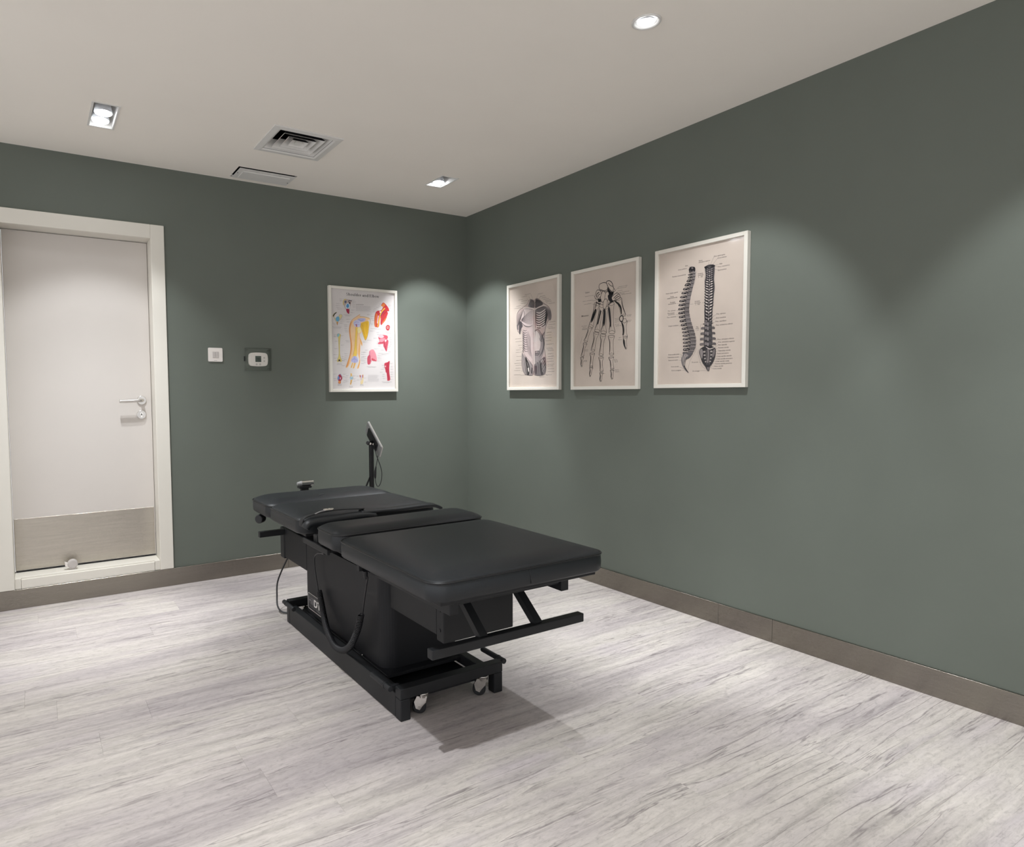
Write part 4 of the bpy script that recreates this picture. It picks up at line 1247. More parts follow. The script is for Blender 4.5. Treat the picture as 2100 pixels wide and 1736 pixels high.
# pink muscles
A.fill([(862, 828), (885, 790), (920, 800), (985, 815), (992, 850), (980, 865), (1002, 890), (990, 970), (975, 1038), (950, 1000), (930, 960), (925, 930), (870, 936), (855, 920), (885, 890), (865, 860)], (206, 92, 108))
A.fill([(862, 828), (885, 790), (915, 800), (940, 830), (900, 850)], (238, 190, 196)); A.fill([(870, 870), (930, 850), (960, 860), (920, 900), (880, 900)], (230, 150, 160)); A.stroke([(945, 905), (952, 960), (968, 1020)], .004, (150, 50, 70)); A.fill([(950, 880), (972, 866), (975, 890), (955, 905)], (244, 226, 226))
A.stroke([(880, 915), (920, 912), (940, 905)], .002, (120, 36, 54)); A.stroke([(980, 880), (975, 940), (965, 980)], .002, (150, 50, 70))
A.fill([(735, 1030), (790, 1010), (830, 1090), (838, 1170), (800, 1172), (770, 1160), (760, 1185), (745, 1215), (722, 1222), (706, 1200), (706, 1120), (725, 1085)], (226, 150, 160))
A.fill([(706, 1120), (735, 1085), (750, 1110), (748, 1200), (722, 1222), (706, 1200)], (196, 84, 100)); A.fill([(770, 1130), (820, 1160), (836, 1172), (790, 1172), (768, 1160)], (200, 84, 98)); A.stroke([(740, 1035), (742, 1120), (760, 1180)], .003, (160, 90, 120))
for k in range(5): A.stroke([(752, 1070 + k * 8), (790, 1050 + k * 20), (822, 1080 + k * 20)], .0011, (180, 90, 110))
A.fill([(946, 1205), (985, 1190), (1018, 1174), (1012, 1260), (1014, 1340), (1024, 1436), (980, 1444), (968, 1380), (958, 1300), (945, 1250)], (190, 62, 80)); A.stroke([(985, 1200), (980, 1300), (1000, 1430)], .003, (140, 34, 54)); A.stroke([(950, 1250), (962, 1240), (960, 1262)], .003, (240, 220, 220)); A.stroke([(1000, 1200), (998, 1300), (1010, 1420)], .0016, (140, 34, 54))
A.fill([(962, 1330), (974, 1340), (984, 1440), (976, 1440)], (236, 222, 222), smooth=False)
# bottom row
A.fill([(288, 1400), (310, 1360), (345, 1375), (352, 1420), (335, 1450), (332, 1486), (298, 1484), (300, 1450), (288, 1430)], (170, 60, 80)); A.fill([(288, 1400), (302, 1380), (312, 1400), (308, 1430), (290, 1432)], (110, 140, 190)); A.fill([(300, 1450), (332, 1450), (330, 1486), (300, 1484)], (222, 150, 90)); A.stroke([(305, 1362), (330, 1358), (345, 1390)], .004, (150, 150, 180)); A.fill([(320, 1405), (336, 1400), (332, 1430), (322, 1430)], (220, 200, 220))
A.fill([(470, 1345), (488, 1350), (492, 1380), (512, 1408), (495, 1440), (478, 1500), (462, 1496), (470, 1440), (455, 1410), (468, 1380)], (226, 186, 120)); A.fill([(458, 1405), (480, 1385), (510, 1406), (492, 1432), (466, 1432)], (176, 202, 216)); A.stroke([(466, 1395), (485, 1420), (500, 1400)], .002, (110, 140, 160)); A.stroke([(470, 1440), (478, 1470), (466, 1496)], .002, (170, 110, 50))
A.fill([(596, 1372), (612, 1370), (616, 1430), (608, 1490), (640, 1490), (650, 1430), (648, 1366), (632, 1368), (624, 1440), (606, 1430)], (226, 206, 160)); A.fill([(596, 1372), (608, 1370), (610, 1400), (600, 1402)], (170, 50, 70)); A.fill([(634, 1368), (646, 1366), (644, 1410), (636, 1406)], (180, 60, 80)); A.fill([(612, 1375), (632, 1375), (628, 1440), (616, 1440)], (190, 180, 214))
A.build(root, o0, rt, ot)

# ---- torso print
BK, G1, G2, G3, G4 = (44, 40, 42), (78, 72, 74), (112, 104, 104), (146, 136, 134), (186, 172, 164)
root, pr, o0, rt, ot, pw, ph = framed('framed_anatomy_print', 'right', -.520, -1.036, 1.146, 1.856, 'framed muscle torso drawing, nearest the corner of the room', M['paper_tan'])
A = Art(homography([(112, 328), (717, 187), (135, 1578), (735, 1550)]), pw, ph)
rn = random.Random(5)
for side, lst in ((0, [(300, 412), (262, 440), (222, 480), (258, 496), (250, 526), (195, 560), (170, 590), (188, 972), (192, 1006), (230, 1050), (240, 1082), (205, 1110), (200, 1140), (208, 1190), (205, 1240), (185, 1280), (198, 1304), (200, 1338), (186, 1368), (182, 1424)]),
                  (1, [(462, 402), (490, 432), (512, 450), (530, 468), (560, 482), (575, 498), (600, 520), (612, 750), (605, 785), (590, 815), (600, 832), (580, 884), (570, 916), (566, 950), (568, 986), (580, 1030), (582, 1078), (590, 1092), (600, 1108), (598, 1150), (602, 1180), (590, 1210), (588, 1245), (600, 1280), (598, 1300), (605, 1335), (600, 1370), (585, 1412), (500, 1440)])):
    for x, y in lst:
        A.scribble(x, y, x + rn.uniform(60, 85), .0046, BK, rn, w=.0013)
for a, b in (((378, 400), (398, 460)), ((350, 430), (372, 470)), ((330, 455), (350, 490)), ((465, 405), (445, 455)), ((495, 425), (475, 460)), ((560, 478), (585, 520)), ((300, 545), (262, 556)), ((275, 995), (300, 990)), ((270, 1118), (300, 1150)), ((590, 1290), (560, 1260)), ((265, 1420), (330, 1416)), ((270, 1368), (320, 1365)), ((520, 1440), (485, 1412)), ((600, 1415), (560, 1390))):
    A.stroke([a, b], .0010, G1, smooth=False)
# silhouette
sil = [(378, 462), (352, 480), (330, 525), (285, 565), (236, 600), (206, 660), (205, 760), (216, 860), (232, 880), (250, 905), (262, 840), (275, 900), (285, 980), (290, 1080), (280, 1150), (275, 1260), (285, 1340), (320, 1412), (412, 1416), (425, 1360), (440, 1412), (540, 1412), (575, 1370), (580, 1280), (570, 1160), (552, 1050), (555, 960), (560, 860), (580, 770), (608, 720), (632, 710), (636, 650), (620, 590), (590, 545), (530, 505), (490, 470), (455, 450), (430, 465)]
A.fill(sil, (190, 172, 166))
A.fill([(400, 575), (330, 580), (286, 600), (262, 690), (270, 760), (330, 800), (400, 790), (412, 700)], (204, 188, 184))      # pectoral
A.fill([(440, 600), (480, 570), (560, 545), (585, 600), (575, 700), (560, 790), (510, 800), (455, 790), (440, 720)], G2)     # open ribs
A.fill([(434, 870), (470, 860), (510, 900), (540, 980), (552, 1080), (530, 1180), (490, 1240), (440, 1250)], G3)             # flank right
A.fill([(440, 880), (470, 870), (500, 940), (505, 1060), (480, 1110), (440, 1110)], (202, 190, 184))
A.fill([(300, 860), (340, 840), (412, 830), (420, 1180), (380, 1240), (320, 1180), (300, 1060), (290, 960)], (196, 178, 174))
A.fill([(275, 1150), (300, 1170), (350, 1230), (410, 1290), (420, 1330), (410, 1414), (330, 1412), (290, 1340)], G3)
A.fill([(430, 1290), (480, 1250), (560, 1180), (575, 1260), (575, 1370), (540, 1412), (445, 1412)], G2)
A.fill([(320, 1190), (360, 1260), (380, 1330), (370, 1410), (345, 1410), (330, 1320)], BK); A.fill([(400, 1310), (412, 1330), (410, 1400), (396, 1390)], BK)
A.fill([(440, 1300), (470, 1290), (470, 1400), (446, 1400)], G1); A.fill([(500, 1290), (520, 1260), (545, 1330), (540, 1400), (520, 1400)], BK); A.fill([(556, 1190), (570, 1250), (572, 1330), (560, 1300)], BK)
A.fill([(352, 1330), (366, 1320), (372, 1360), (360, 1380)], (232, 222, 214)); A.fill([(520, 1230), (536, 1210), (532, 1260)], (226, 216, 208), smooth=False)
# neck, shoulders
A.fill([(380, 462), (360, 500), (345, 555), (400, 570), (425, 560), (420, 490)], G2); A.fill([(440, 460), (480, 470), (530, 520), (470, 560), (436, 570), (432, 500)], G1)
for k in range(6): A.stroke([(372 + k * 18, 470), (360 + k * 16, 520), (380 + k * 10, 565)], .0034, (60, 56, 58))
A.stroke([(285, 575), (340, 572), (400, 580), (428, 590)], .0075, (218, 206, 198)); A.stroke([(430, 590), (480, 560), (540, 540), (580, 552)], .0075, (210, 198, 190))
A.stroke([(290, 585), (340, 582), (400, 592)], .0023, G1); A.stroke([(445, 592), (490, 570), (545, 552)], .0031, BK)
A.fill([(560, 548), (600, 570), (628, 620), (634, 700), (606, 715), (590, 660), (575, 600)], G3)
for k in range(6): A.stroke([(556 + k * 12, 556 + k * 8), (572 + k * 11, 620 + k * 8), (576 + k * 9, 700 + k * 6)], .0040, (58, 54, 58), taper=True)
for k in range(9): A.stroke([(288 - k * 9, 590 + k * 8), (262 - k * 6, 680 + k * 10), (232 - k * 2 + 0, 780 + k * 6)], .0026, G1, taper=True)
A.fill([(236, 760), (262, 745), (280, 800), (262, 840), (250, 905), (235, 870)], G1); A.fill([(206, 790), (222, 780), (226, 850), (214, 850)], G2)
# pectoral fibres
for k in range(13):
    t = k / 12
    A.stroke([(405, 600 + 180 * t), (340, 640 + 130 * t), (262, 718 + 20 * t)], .0021, (104, 94, 96), taper=True)
A.stroke([(270, 760), (310, 800), (360, 808), (402, 790)], .0052, G1, taper=True); A.stroke([(286, 600), (300, 660), (270, 740)], .0040, G1, taper=True)
# sternum / linea alba
A.stroke([(424, 590), (428, 700), (424, 800), (426, 900), (430, 1100), (428, 1300)], .0060, (216, 204, 196)); A.stroke([(434, 590), (437, 720), (436, 800), (432, 870)], .0027, BK); A.stroke([(417, 600), (418, 760), (414, 850), (418, 1000), (420, 1200), (424, 1300)], .0023, G1)
# ribs
for k in range(7):
    y = 610 + k * 29
    A.stroke([(448, y + 16), (490, y + 24), (536, y - 2), (562, y - 30)], .0095, (214, 202, 196), taper=True)
    A.stroke([(448, y + 28), (490, y + 38), (536, y + 10), (566, y - 18)], .0055, BK, taper=True)
A.stroke([(436, 840), (470, 800), (520, 815), (560, 790)], .0050, (206, 194, 188)); A.stroke([(432, 862), (470, 842), (505, 880), (540, 960)], .0040, BK, taper=True)
A.fill([(575, 600), (590, 660), (575, 740), (560, 790), (556, 720), (566, 650)], BK)
# side serrations and belly
for k in range(10):
    A.stroke([(282 + k * 2, 850 + k * 24), (310, 862 + k * 28), (335 + k * 2, 850 + k * 30)], .0037, G1, taper=True)
    A.stroke([(285, 870 + k * 26), (300, 900 + k * 26)], .0055, G1, taper=True)
for k in range(9): A.stroke([(350 + k * 4, 860 + k * 10), (330 + k * 7, 980 + k * 14), (352 + k * 7, 1150 + k * 8)], .0020, (112, 102, 102), taper=True)
for k in range(8): A.stroke([(300 + k * 4, 1150 + k * 6), (350 + k * 6, 1215 + k * 7), (412, 1290 + k * 3)], .0026, G1, taper=True)
for k in range(8): A.stroke([(520 + k * 4, 880 + k * 10), (540 + k * 2, 980 + k * 10), (548 - k * 8, 1120 + k * 10)], .0034, G1, taper=True)
for k in range(6): A.stroke([(560 - k * 14, 860 + k * 16), (545 - k * 8, 900 + k * 16), (530, 940 + k * 10)], .0046, G1, taper=True)
A.stroke([(440, 1120), (480, 1112), (500, 1130), (480, 1160), (440, 1160)], .0046, G1); A.stroke([(440, 1142), (490, 1138)], .0062, G1, taper=True)
for k in range(7): A.stroke([(450 + k * 12, 1250 - k * 8), (470 + k * 14, 1290 - k * 6), (480 + k * 13, 1400)], .0026, BK if k % 2 else G3, taper=True)
for k in range(6): A.stroke([(290 + k * 12, 1200 + k * 12), (305 + k * 14, 1300 + k * 4), (318 + k * 16, 1405)], .0022, G1 if k % 2 else (206, 194, 186), taper=True)
for k in range(6): A.stroke([(560 + k * 2, 1190 + k * 20), (540, 1230 + k * 24), (520 + k * 6, 1300 + k * 16)], .0028, (206, 196, 190) if k % 2 else BK, taper=True)
A.stroke(sil[17:], .0024, G1); A.stroke(sil[:18], .0021, G1)
A.build(root, o0, rt, ot)

# ---- hand print
root, pr, o0, rt, ot, pw, ph = framed('framed_anatomy_print', 'right', -1.140, -1.652, 1.145, 1.8515, 'framed hand skeleton drawing, middle of the three on the right wall', M['paper_tan'])
A = Art(homography([(943, 147), (1727, -30), (943, 1548), (1727, 1541)]), pw, ph)
rn = random.Random(9)
PP = (208, 194, 182); LW = .0022; K = (26, 24, 28)
A.text('Carpus', 1072, 380, .0085, (50, 46, 48), bold=.01)
A.text('Metacarpus', 1030, 672, .0085, (50, 46, 48), bold=.01)
for x, y, l in ((1072, 425, 110), (1045, 486, 120), (1062, 522, 100), (1490, 302, 110), (1480, 322, 120), (1490, 350, 50), (1500, 372, 130), (1505, 388, 60), (1530, 398, 120), (1600, 656, 55), (1605, 668, 40), (1605, 722, 50), (1605, 738, 45), (1445, 700, 50), (1448, 718, 45), (1448, 742, 45), (1452, 775, 45), (1458, 792, 65), (1030, 796, 70), (1045, 812, 40), (1040, 828, 55), (1035, 838, 60), (1072, 1092, 42), (1075, 1105, 40), (1062, 1225, 36), (1055, 1238, 45), (1440, 1216, 38), (1442, 1230, 46), (1448, 1245, 42), (1452, 1342, 45), (1455, 1358, 48), (1455, 1370, 50), (1500, 938, 30), (1492, 966, 45)):
    A.scribble(x, y, x + l, .0052, (52, 48, 50), rn, w=.0012)
for a, b in (((1180, 415), (1215, 412)), ((1165, 470), (1230, 462)), ((1165, 512), (1205, 518)), ((1490, 300), (1445, 350)), ((1480, 350), (1458, 372)), ((1500, 378), (1470, 410)), ((1300, 1385), (1330, 1385)), ((1040, 918), (1018, 1005)), ((1590, 660), (1570, 668)), ((1600, 728), (1585, 722))):
    A.stroke([a, b], .0010, (60, 56, 58), smooth=False)
def bone(pts, w0, w1, w2, k=LW, dark=None):
    """long bone along a line: flared ends, narrow shaft, heavier shadow line on one side"""
    (xa, ya), (xb, yb) = pts
    dx, dy = xb - xa, yb - ya
    l = math.hypot(dx, dy); ux, uy = dx / l, dy / l; nx, ny = -uy, ux
    prof = [(0, .75 * w0), (.05, w0), (.14, .85 * w0), (.3, w1), (.55, w1 * .92), (.75, w1), (.88, .9 * w2), (.95, w2), (1, .7 * w2)]
    left = [(xa + dx * t + nx * h, ya + dy * t + ny * h) for t, h in prof]
    right_ = [(xa + dx * t - nx * h, ya + dy * t - ny * h) for t, h in prof]
    A.outline(left + right_[::-1], PP, K, k)
    side = left if dark != 'r' else right_
    A.stroke(side[1:-1], k * 2.4, K, taper=True)
    mid = [(xa + dx * t + nx * h * .35, ya + dy * t + ny * h * .35) for t, h in prof[2:7]]
    A.stroke(mid, k * .7, K, taper=True)
    A.stroke([left[1], (xa + dx * .11, ya + dy * .11), right_[1]], k * .8, K)
    A.stroke([left[-2], (xa + dx * .90, ya + dy * .90), right_[-2]], k * .8, K)
# metacarpals
bone([(1225, 500), (1145, 800)], 34, 20, 28)
bone([(1285, 520), (1225, 860)], 32, 22, 34)
bone([(1335, 540), (1305, 880)], 32, 22, 36)
bone([(1400, 490), (1412, 880)], 36, 24, 38)
A.fill([(1195, 580), (1215, 590), (1180, 700), (1150, 745), (1158, 690)], K); A.fill([(1262, 580), (1278, 600), (1240, 760), (1225, 770)], K)
A.fill([(1310, 575), (1330, 600), (1325, 740), (1305, 790), (1300, 700)], (44, 42, 46)); A.fill([(1362, 560), (1385, 570), (1400, 760), (1392, 800), (1372, 680)], (48, 46, 50))
# thumb
bone([(1490, 440), (1556, 660)], 40, 26, 32, dark='r')
bone([(1570, 720), (1580, 930)], 34, 18, 28, dark=None)
bone([(1578, 925), (1590, 1075)], 26, 14, 10)
A.outline([(1512, 672), (1538, 655), (1552, 680), (1545, 720), (1520, 728), (1506, 700)], PP, K, .0055)
A.outline([(1555, 700), (1585, 696), (1592, 730), (1570, 748), (1548, 735)], PP, K, LW)
A.stroke([(1530, 735), (1552, 800), (1556, 870), (1546, 900)], .011, K, taper=True); A.stroke([(1556, 950), (1564, 1010), (1586, 1072)], .009, K, taper=True)
A.stroke([(1440, 470), (1490, 510), (1520, 560), (1530, 640)], .012, K, taper=True)
# finger bones
bone([(1142, 800), (1080, 985)], 26, 16, 22); bone([(1078, 1000), (1042, 1165)], 24, 13, 18); bone([(1040, 1175), (1034, 1296)], 20, 10, 7)
bone([(1218, 865), (1172, 1100)], 34, 18, 24); bone([(1168, 1125), (1154, 1300)], 30, 16, 20); bone([(1156, 1305), (1140, 1420)], 22, 11, 8)
bone([(1302, 890), (1276, 1160)], 36, 20, 26); bone([(1276, 1175), (1286, 1360)], 30, 16, 20); bone([(1284, 1372), (1274, 1485)], 22, 12, 8)
bone([(1404, 905), (1410, 1150)], 40, 22, 28); bone([(1404, 1175), (1420, 1330)], 32, 18, 22); bone([(1418, 1340), (1418, 1455)], 24, 13, 9)
# carpals and forearm ends
A.outline([(1245, 300), (1258, 262), (1310, 244), (1352, 262), (1362, 310), (1345, 350), (1300, 352), (1262, 335)], PP, K, .0032)
A.outline([(1340, 232), (1380, 222), (1410, 250), (1425, 300), (1440, 340), (1420, 362), (1380, 330), (1352, 280)], PP, K, .0038)
A.stroke([(1268, 330), (1310, 345), (1352, 330)], .003, K); A.stroke([(1360, 250), (1390, 280), (1418, 290)], .003, K); A.fill([(1350, 300), (1380, 340), (1400, 360), (1430, 368), (1410, 410), (1365, 390)], K)
A.outline([(1200, 400), (1222, 340), (1262, 345), (1276, 390), (1250, 440), (1212, 450), (1195, 425)], PP, K, .0032)
A.stroke([(1215, 430), (1222, 385), (1250, 365)], .005, K); A.stroke([(1228, 436), (1240, 400), (1262, 385)], .004, K)
A.outline([(1265, 440), (1280, 380), (1300, 350), (1330, 380), (1318, 450), (1290, 490)], PP, K, .0028)
A.outline([(1320, 420), (1335, 370), (1365, 360), (1372, 420), (1350, 480), (1325, 490)], PP, K, .0028)
A.fill([(1232, 450), (1275, 445), (1275, 482), (1240, 490)], K); A.fill([(1360, 400), (1410, 400), (1420, 470), (1390, 485), (1365, 450)], (40, 38, 42))
A.outline([(1300, 500), (1318, 455), (1345, 450), (1350, 510), (1325, 570), (1302, 560)], PP, K, .0028)
A.outline([(1405, 430), (1440, 390), (1480, 372), (1512, 410), (1500, 440), (1450, 462), (1420, 470)], PP, K, .0032)
A.stroke([(1430, 440), (1465, 405), (1490, 390)], .004, K); A.stroke([(1445, 450), (1480, 420), (1500, 415)], .004, K)
A.outline([(1418, 340), (1440, 320), (1450, 345), (1435, 362)], PP, K, .003)
A.scribble(1265, 285, 1340, .0055, K, rn, w=.0014)
A.stroke([(1355, 530), (1400, 490), (1440, 470)], .006, K, taper=True); A.stroke([(1210, 480), (1245, 510), (1270, 500)], .006, K, taper=True); A.stroke([(1198, 570), (1212, 520), (1215, 480)], .006, K, taper=True)
A.build(root, o0, rt, ot)

# ---- spine print
root, pr, o0, rt, ot, pw, ph = framed('framed_anatomy_print', 'right', -1.7585, -2.273, 1.149, 1.8575, 'framed drawing of two spines, largest and nearest the camera', M['paper_tan'])
A = Art(homography([(137, 308), (1003, 120), (122, 1613), (968, 1610)]), pw, ph)
rn = random.Random(11)
S0, S1, S2, S3 = (36, 34, 38), (84, 80, 82), (128, 120, 120), (214, 202, 194)
TX = (58, 54, 56)
def lab(s, x, y, w): A.text(s, x, y, .0062, TX, bold=.006, width=w)
for s, x, y, w, (lx0, ly0, lx1, ly1) in (
    ('Atlas', 392, 430, .016, (425, 430, 455, 440)), ('Arcus posterior', 322, 470, .052, (418, 456, 440, 458)), ('Foramen intervertebrale', 264, 540, .080, (412, 512, 430, 512)),
    ('Fovea costalis superior', 200, 710, .075, (340, 686, 372, 684)), ('Fovea', 245, 740, .020, (0, 0, 0, 0)), ('costalis transversalis', 212, 758, .062, (330, 738, 356, 738)),
    ('Foramen', 242, 798, .030, (0, 0, 0, 0)), ('intervertebrale', 222, 815, .048, (310, 804, 340, 802)), ('Proc. spinosus', 220, 884, .046, (305, 874, 334, 872)), ('Processus', 218, 908, .040, (0, 0, 0, 0)),
    ('transversus', 220, 922, .040, (300, 914, 340, 914)), ('Proc. transversus', 212, 948, .055, (310, 934, 342, 932)), ('Corpus vertebrae', 224, 1036, .060, (328, 1024, 352, 1022)),
    ('Crista sacralis media', 222, 1322, .066, (338, 1312, 368, 1330)), ('Tuberositas sacralis', 216, 1350, .068, (335, 1342, 362, 1340)), ('Facies auricularis', 224, 1378, .058, (330, 1372, 358, 1372)),
    ('Cornu sacrale', 250, 1442, .046, (334, 1440, 382, 1458)), ('Cornu coccygeum', 254, 1480, .058, (360, 1474, 392, 1472)),
    ('Dens', 530, 380, .020, (0, 0, 0, 0)), ('articularis superior', 528, 396, .064, (628, 386, 628, 414)), ('Dens epistrophei', 682, 336, .058, (680, 336, 644, 420)), ('Arcus anterior', 716, 354, .050, (714, 352, 668, 416)),
    ('Atlas', 735, 412, .016, (730, 408, 695, 418)), ('Proc. transversus', 724, 442, .060, (722, 434, 690, 424)), ('Epistropheus', 722, 476, .044, (718, 468, 682, 456)),
    ('Vertebrae', 518, 512, .030, (0, 0, 0, 0)), ('cervicales', 520, 528, .032, (0, 0, 0, 0)), ('I - VII', 525, 546, .024, (0, 0, 0, 0)),
    ('Vertebrae', 487, 790, .030, (0, 0, 0, 0)), ('thoracicae', 486, 806, .034, (560, 796, 582, 794)), ('I - XII', 494, 822, .024, (440, 810, 474, 808)),
    ('Vert.', 500, 1046, .014, (0, 0, 0, 0)), ('lumb.', 498, 1062, .018, (0, 0, 0, 0)), ('I - V', 500, 1080, .014, (0, 0, 0, 0)),
    ('Proc. spinosus', 706, 918, .048, (702, 916, 664, 940)), ('Arcus vertebrae', 700, 958, .052, (696, 956, 664, 972)), ('Proc. mamillaris', 696, 994, .056, (694, 992, 672, 1000)), ('Proc. accessorius inferior', 700, 1030, .088, (690, 1030, 664, 1030)),
    ('Proc. articularis inferior', 716, 1174, .086, (712, 1170, 694, 1178)), ('Proc. articularis superior', 722, 1202, .086, (718, 1200, 690, 1240)), ('Pars lateralis', 722, 1230, .046, (718, 1226, 690, 1252)),
    ('Foramen sacrale', 722, 1258, .054, (718, 1254, 688, 1270)), ('Tuberositas sacralis', 718, 1288, .066, (714, 1284, 696, 1290)), ('Facies auricularis', 710, 1316, .060, (706, 1314, 690, 1316)), ('Crista sacralis lateralis', 706, 1344, .078, (702, 1340, 686, 1344)),
    ('Crista sacralis articularis', 700, 1370, .086, (696, 1366, 680, 1366)), ('Crista sacralis media', 694, 1394, .072, (690, 1390, 676, 1390)), ('Foramina sacralia posteriora', 690, 1418, .088, (684, 1414, 668, 1410)), ('Hiatus sacralis', 680, 1442, .048, (674, 1438, 654, 1432)), ('Cornu sacrale', 668, 1466, .046, (664, 1462, 644, 1446)),
    ('Os sacrum', 456, 1400, .036, (530, 1396, 548, 1394)), ('Os coccygis', 464, 1488, .040, (540, 1480, 600, 1476))):
    lab(s, x, y, w)
    if lx0:
        A.layer = 0; A.stroke([(lx0, ly0), (lx1, ly1)], .0008, S1, smooth=False); A.layer = 2
for pts in ([(592, 462), (586, 560), (594, 600)], [(594, 620), (584, 800), (586, 1000)], [(560, 1015), (545, 1030), (540, 1220)], [(575, 1245), (540, 1260), (520, 1290), (532, 1360), (556, 1430), (600, 1465)], [(505, 470), (500, 540), (480, 620)], [(498, 1200), (490, 1290), (440, 1380), (420, 1470)]):
    A.stroke(pts, .0007, S1)
# side view: centre line of bodies + radius
side = spline([(470, 440, 26), (478, 500, 24), (470, 560, 26), (446, 640, 32), (424, 720, 36), (408, 800, 38), (402, 880, 40), (412, 960, 44), (432, 1040, 48), (452, 1110, 50), (462, 1180, 50), (454, 1250, 50), (424, 1320, 44)], 12)
back = spline([(444, 444, 0), (432, 500, 0), (420, 560, 0), (385, 640, 0), (356, 720, 0), (336, 800, 0), (330, 880, 0), (340, 960, 0), (360, 1040, 0), (372, 1110, 0), (376, 1180, 0), (378, 1250, 0), (372, 1310, 0)], 12)
n = len(side)
A.fill([(p.x + p.z * .75, p.y) for p in side] + [(p.x - p.z * .4, p.y) for p in side[::-1]], (104, 98, 100))
cut = [i for i in range(0, n - 5, 6)]
for j, i in enumerate(cut):
    p, q = side[i], side[min(i + 5, n - 1)]
    ux, uy = q.x - p.x, q.y - p.y
    l = math.hypot(ux, uy); ux, uy = ux / l, uy / l
    r0 = p.z
    body = []
    for t, w in ((.04, .80), (.2, .70), (.5, .64), (.8, .72), (.96, .84)):
        body.append((p.x + (q.x - p.x) * t + r0 * w, p.y + (q.y - p.y) * t))
    for t, w in ((.96, .45), (.5, .35), (.04, .45)):
        body.append((p.x + (q.x - p.x) * t - r0 * w, p.y + (q.y - p.y) * t))
    gv = rn.choice((-8, 0, 8, 14))
    A.fill(body, (118 + gv, 111 + gv, 110 + gv))
    for k in range(4):
        A.stroke([(p.x + r0 * (-.2 + .22 * k), p.y + 2), (p.x + r0 * (-.16 + .2 * k), (p.y + q.y) / 2), (q.x + r0 * (-.2 + .22 * k), q.y - 2)], .0011, S1 if k % 2 else S2, taper=True)
    A.stroke([(p.x - r0 * .5, p.y - 2), (p.x + r0 * .3, p.y), (p.x + r0 * .85, p.y - 4)], .0024, S0, taper=True)
    A.stroke([(q.x - r0 * .3, q.y - 2), (q.x + r0 * .8, q.y - 5)], .0013, S3, taper=True)
    A.fill([(p.x - r0 * .45, p.y + 4), (p.x - r0 * .2, (p.y + q.y) / 2), (q.x - r0 * .45, q.y - 3), (p.x - r0 * .95, (p.y + q.y) / 2)], S0)
    b = back[min(i + 3, n - 1)]
    mx, my = (p.x + q.x) / 2 - r0 * .5, (p.y + q.y) / 2
    h = l * .55
    up = -10 if j < 6 else 4
    A.fill([(mx + 3, my - h * .85), ((mx + b.x) / 2, my - h * .75 + up * .3), (b.x, b.y - h * .55), (b.x - 5, b.y + h * .40), ((mx + b.x) / 2, my + h * .72), (mx + 3, my + h * .5)], S0)
    A.fill([(mx - 10, my - h * .34), ((mx + b.x) / 2 - 4, my - h * .30), (b.x + 6, b.y - h * .22), (b.x + 3, b.y + h * .10), ((mx + b.x) / 2 - 6, my + h * .02)], (200, 188, 182))
    A.fill([(mx + 2, my - h * .1), (mx - r0 * .35, my + h * .05), (mx - r0 * .28, my + h * .34), (mx + 3, my + h * .22)], (168, 158, 154))
    A.stroke([((mx + b.x) / 2 + 4, my - h * .3), ((mx + b.x) / 2 - 2, my), ((mx + b.x) / 2 + 3, my + h * .4)], .0020, S0, taper=True)
A.fill([(440, 440), (455, 432), (485, 434), (496, 450), (492, 480), (470, 470), (445, 475), (430, 470)], S0)
A.fill([(455, 442), (470, 438), (478, 452), (462, 456)], S2)
# sacrum + coccyx in side view
A.fill([(380, 1290), (440, 1300), (470, 1300), (436, 1350), (396, 1370), (380, 1420), (396, 1450), (426, 1494), (420, 1498), (384, 1460), (360, 1410), (354, 1360), (366, 1325)], (96, 92, 94))
A.fill([(384, 1310), (410, 1312), (424, 1330), (392, 1352), (374, 1390), (366, 1360)], (150, 142, 140))
for k in range(6): A.stroke([(372 + k * 8, 1308 + k * 4), (366 + k * 6, 1360 + k * 4), (372 + k * 3, 1420 + k * 8)], .0018, S0 if k % 2 else S3, taper=True)
A.stroke([(380, 1420), (396, 1455), (424, 1496)], .0050, S0, taper=True)
# back view
ctr = [(642, 428), (640, 500), (640, 560), (638, 640), (636, 720), (634, 800), (630, 880), (626, 960), (622, 1040), (622, 1110), (622, 1180), (622, 1240)]
A.fill([(598, 430), (686, 420), (684, 560), (690, 640), (682, 720), (672, 820), (664, 920), (660, 1000), (662, 1240), (582, 1240), (588, 1000), (586, 900), (592, 800), (598, 700), (590, 600), (600, 520)], S1)
A.fill([(586, 440), (600, 428), (640, 424), (676, 412), (696, 424), (684, 436), (640, 446), (604, 456)], S0); A.fill([(610, 436), (640, 432), (662, 428), (640, 442)], S2)
y = 452.0; j = 0
while y < 990:
    hh = 19 + (j * .75)
    cx = 641 - (y - 450) * .028
    hw = 44 if y > 570 else 38
    if y > 820: hw = 38
    A.fill([(cx - hw, y + 2), (cx - hw * .3, y - 4), (cx, y + hh * .4), (cx + hw * .3, y - 4), (cx + hw, y), (cx + hw * .9, y + hh * .6), (cx, y + hh), (cx - hw * .9, y + hh * .6)], S0)
    lite = (226, 214, 206) if 560 < y < 900 else (172, 162, 160)
    A.fill([(cx - hw * .92, y + 3), (cx - hw * .45, y + 1), (cx - hw * .14, y + hh * .55), (cx - hw * .5, y + hh * .5)], lite)
    A.fill([(cx + hw * .92, y + 1), (cx + hw * .45, y), (cx + hw * .14, y + hh * .55), (cx + hw * .5, y + hh * .5)], lite)
    A.fill([(cx - 5, y + hh * .3), (cx + 5, y + hh * .3), (cx + 4, y + hh * .95), (cx - 3, y + hh * .95)], (206, 196, 190) if j % 2 else S2)
    y += hh; j += 1
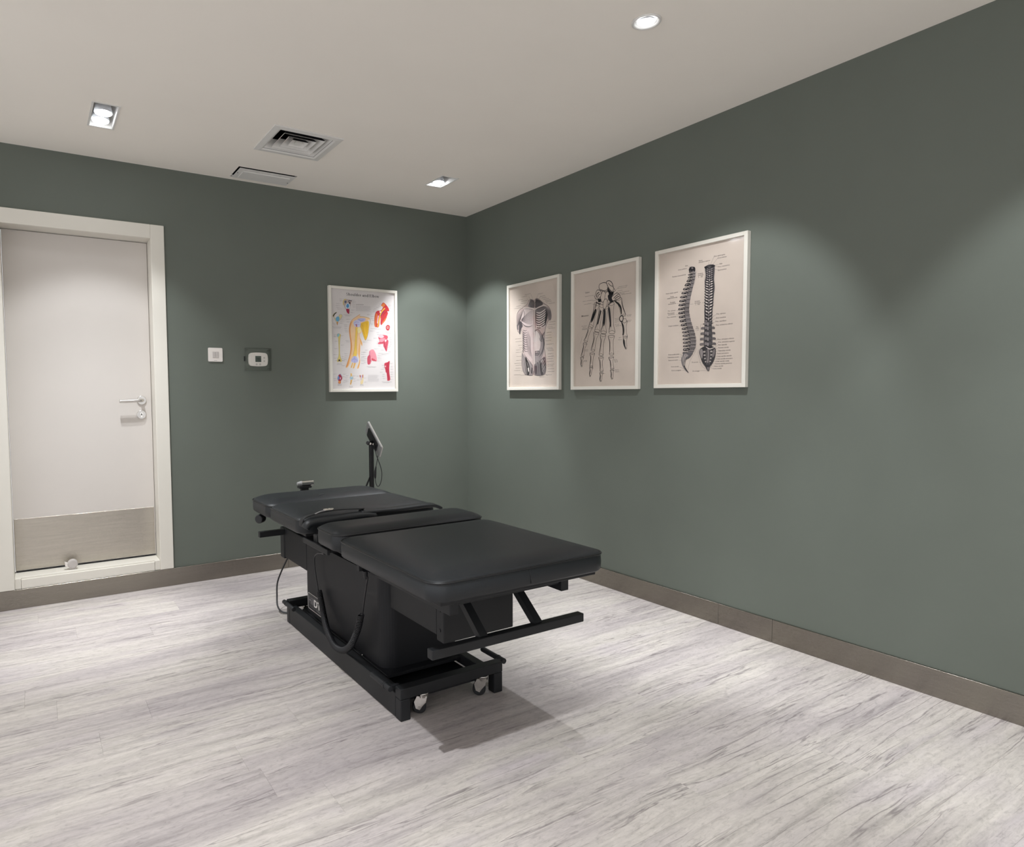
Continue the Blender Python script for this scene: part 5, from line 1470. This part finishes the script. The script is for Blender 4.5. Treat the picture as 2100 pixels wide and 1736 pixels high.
for k, yy in enumerate((1008, 1052, 1106, 1160, 1212)):
    cx = 622
    hw = 36
    A.fill([(cx - hw, yy - 22), (cx + hw, yy - 26), (cx + hw - 4, yy + 24), (cx - hw + 4, yy + 26)], (54, 52, 56))
    A.fill([(cx - hw + 4, yy - 18), (cx - 10, yy - 16), (cx - 8, yy + 10), (cx - hw + 6, yy + 12)], S2); A.fill([(cx + hw - 4, yy - 20), (cx + 10, yy - 18), (cx + 8, yy + 8), (cx + hw - 6, yy + 10)], S1)
    A.fill([(cx - 6, yy - 14), (cx + 6, yy - 14), (cx + 7, yy + 20), (cx - 7, yy + 20)], (150, 142, 140))
    if k:
        w = 28 + 5 * k if k < 4 else 46
        A.outline([(cx - hw, yy - 6), (cx - hw - w * .6, yy - 8), (cx - hw - w * .95, yy - 2), (cx - hw - w * .9, yy + 12), (cx - hw - w * .5, yy + 10), (cx - hw, yy + 10)], (120, 112, 112), S0, .0018)
        A.outline([(cx + hw, yy - 8), (cx + hw + w * .55, yy - 12), (cx + hw + w * .9, yy - 6), (cx + hw + w * .85, yy + 8), (cx + hw + w * .5, yy + 6), (cx + hw, yy + 8)], (100, 94, 96), S0, .0018)
    else:
        A.fill([(cx - hw, yy - 4), (cx - hw - 20, yy + 4), (cx - hw, yy + 10)], S0, smooth=False); A.fill([(cx + hw, yy - 8), (cx + hw + 20, yy - 10), (cx + hw, yy + 6)], S0, smooth=False)
A.fill([(560, 1248), (600, 1234), (650, 1232), (690, 1250), (700, 1285), (690, 1350), (664, 1410), (640, 1440), (632, 1480), (614, 1480), (596, 1442), (566, 1400), (545, 1340), (534, 1285)], (50, 48, 52))
A.fill([(540, 1280), (562, 1262), (572, 1300), (562, 1360), (548, 1330)], (140, 132, 130)); A.fill([(690, 1262), (672, 1280), (664, 1340), (680, 1340), (694, 1300)], (120, 112, 112))
for x, y, r in ((585, 1290, 11), (588, 1325, 10), (592, 1358, 9), (598, 1390, 8), (656, 1288, 11), (655, 1322, 10), (650, 1356, 9), (644, 1388, 8)):
    A.fill([(x - r, y), (x, y - r * .8), (x + r, y), (x, y + r * .8), (x - r * .6, y + r * .5)], (206, 196, 188)); A.fill([(x - r * .4, y), (x, y - r * .3), (x + r * .5, y), (x, y + r * .4), (x - r * .3, y + r * .2)], S0)
A.stroke([(622, 1262), (624, 1320), (620, 1400)], .0045, (170, 160, 156)); A.stroke([(604, 1270), (606, 1340), (612, 1420)], .0022, S2); A.stroke([(640, 1262), (640, 1330), (632, 1420)], .0022, S2)
A.stroke([(600, 1240), (640, 1262), (690, 1246)], .0040, S3, taper=True); A.fill([(612, 1445), (634, 1444), (626, 1478), (618, 1478)], S2)
A.build(root, o0, rt, ot)
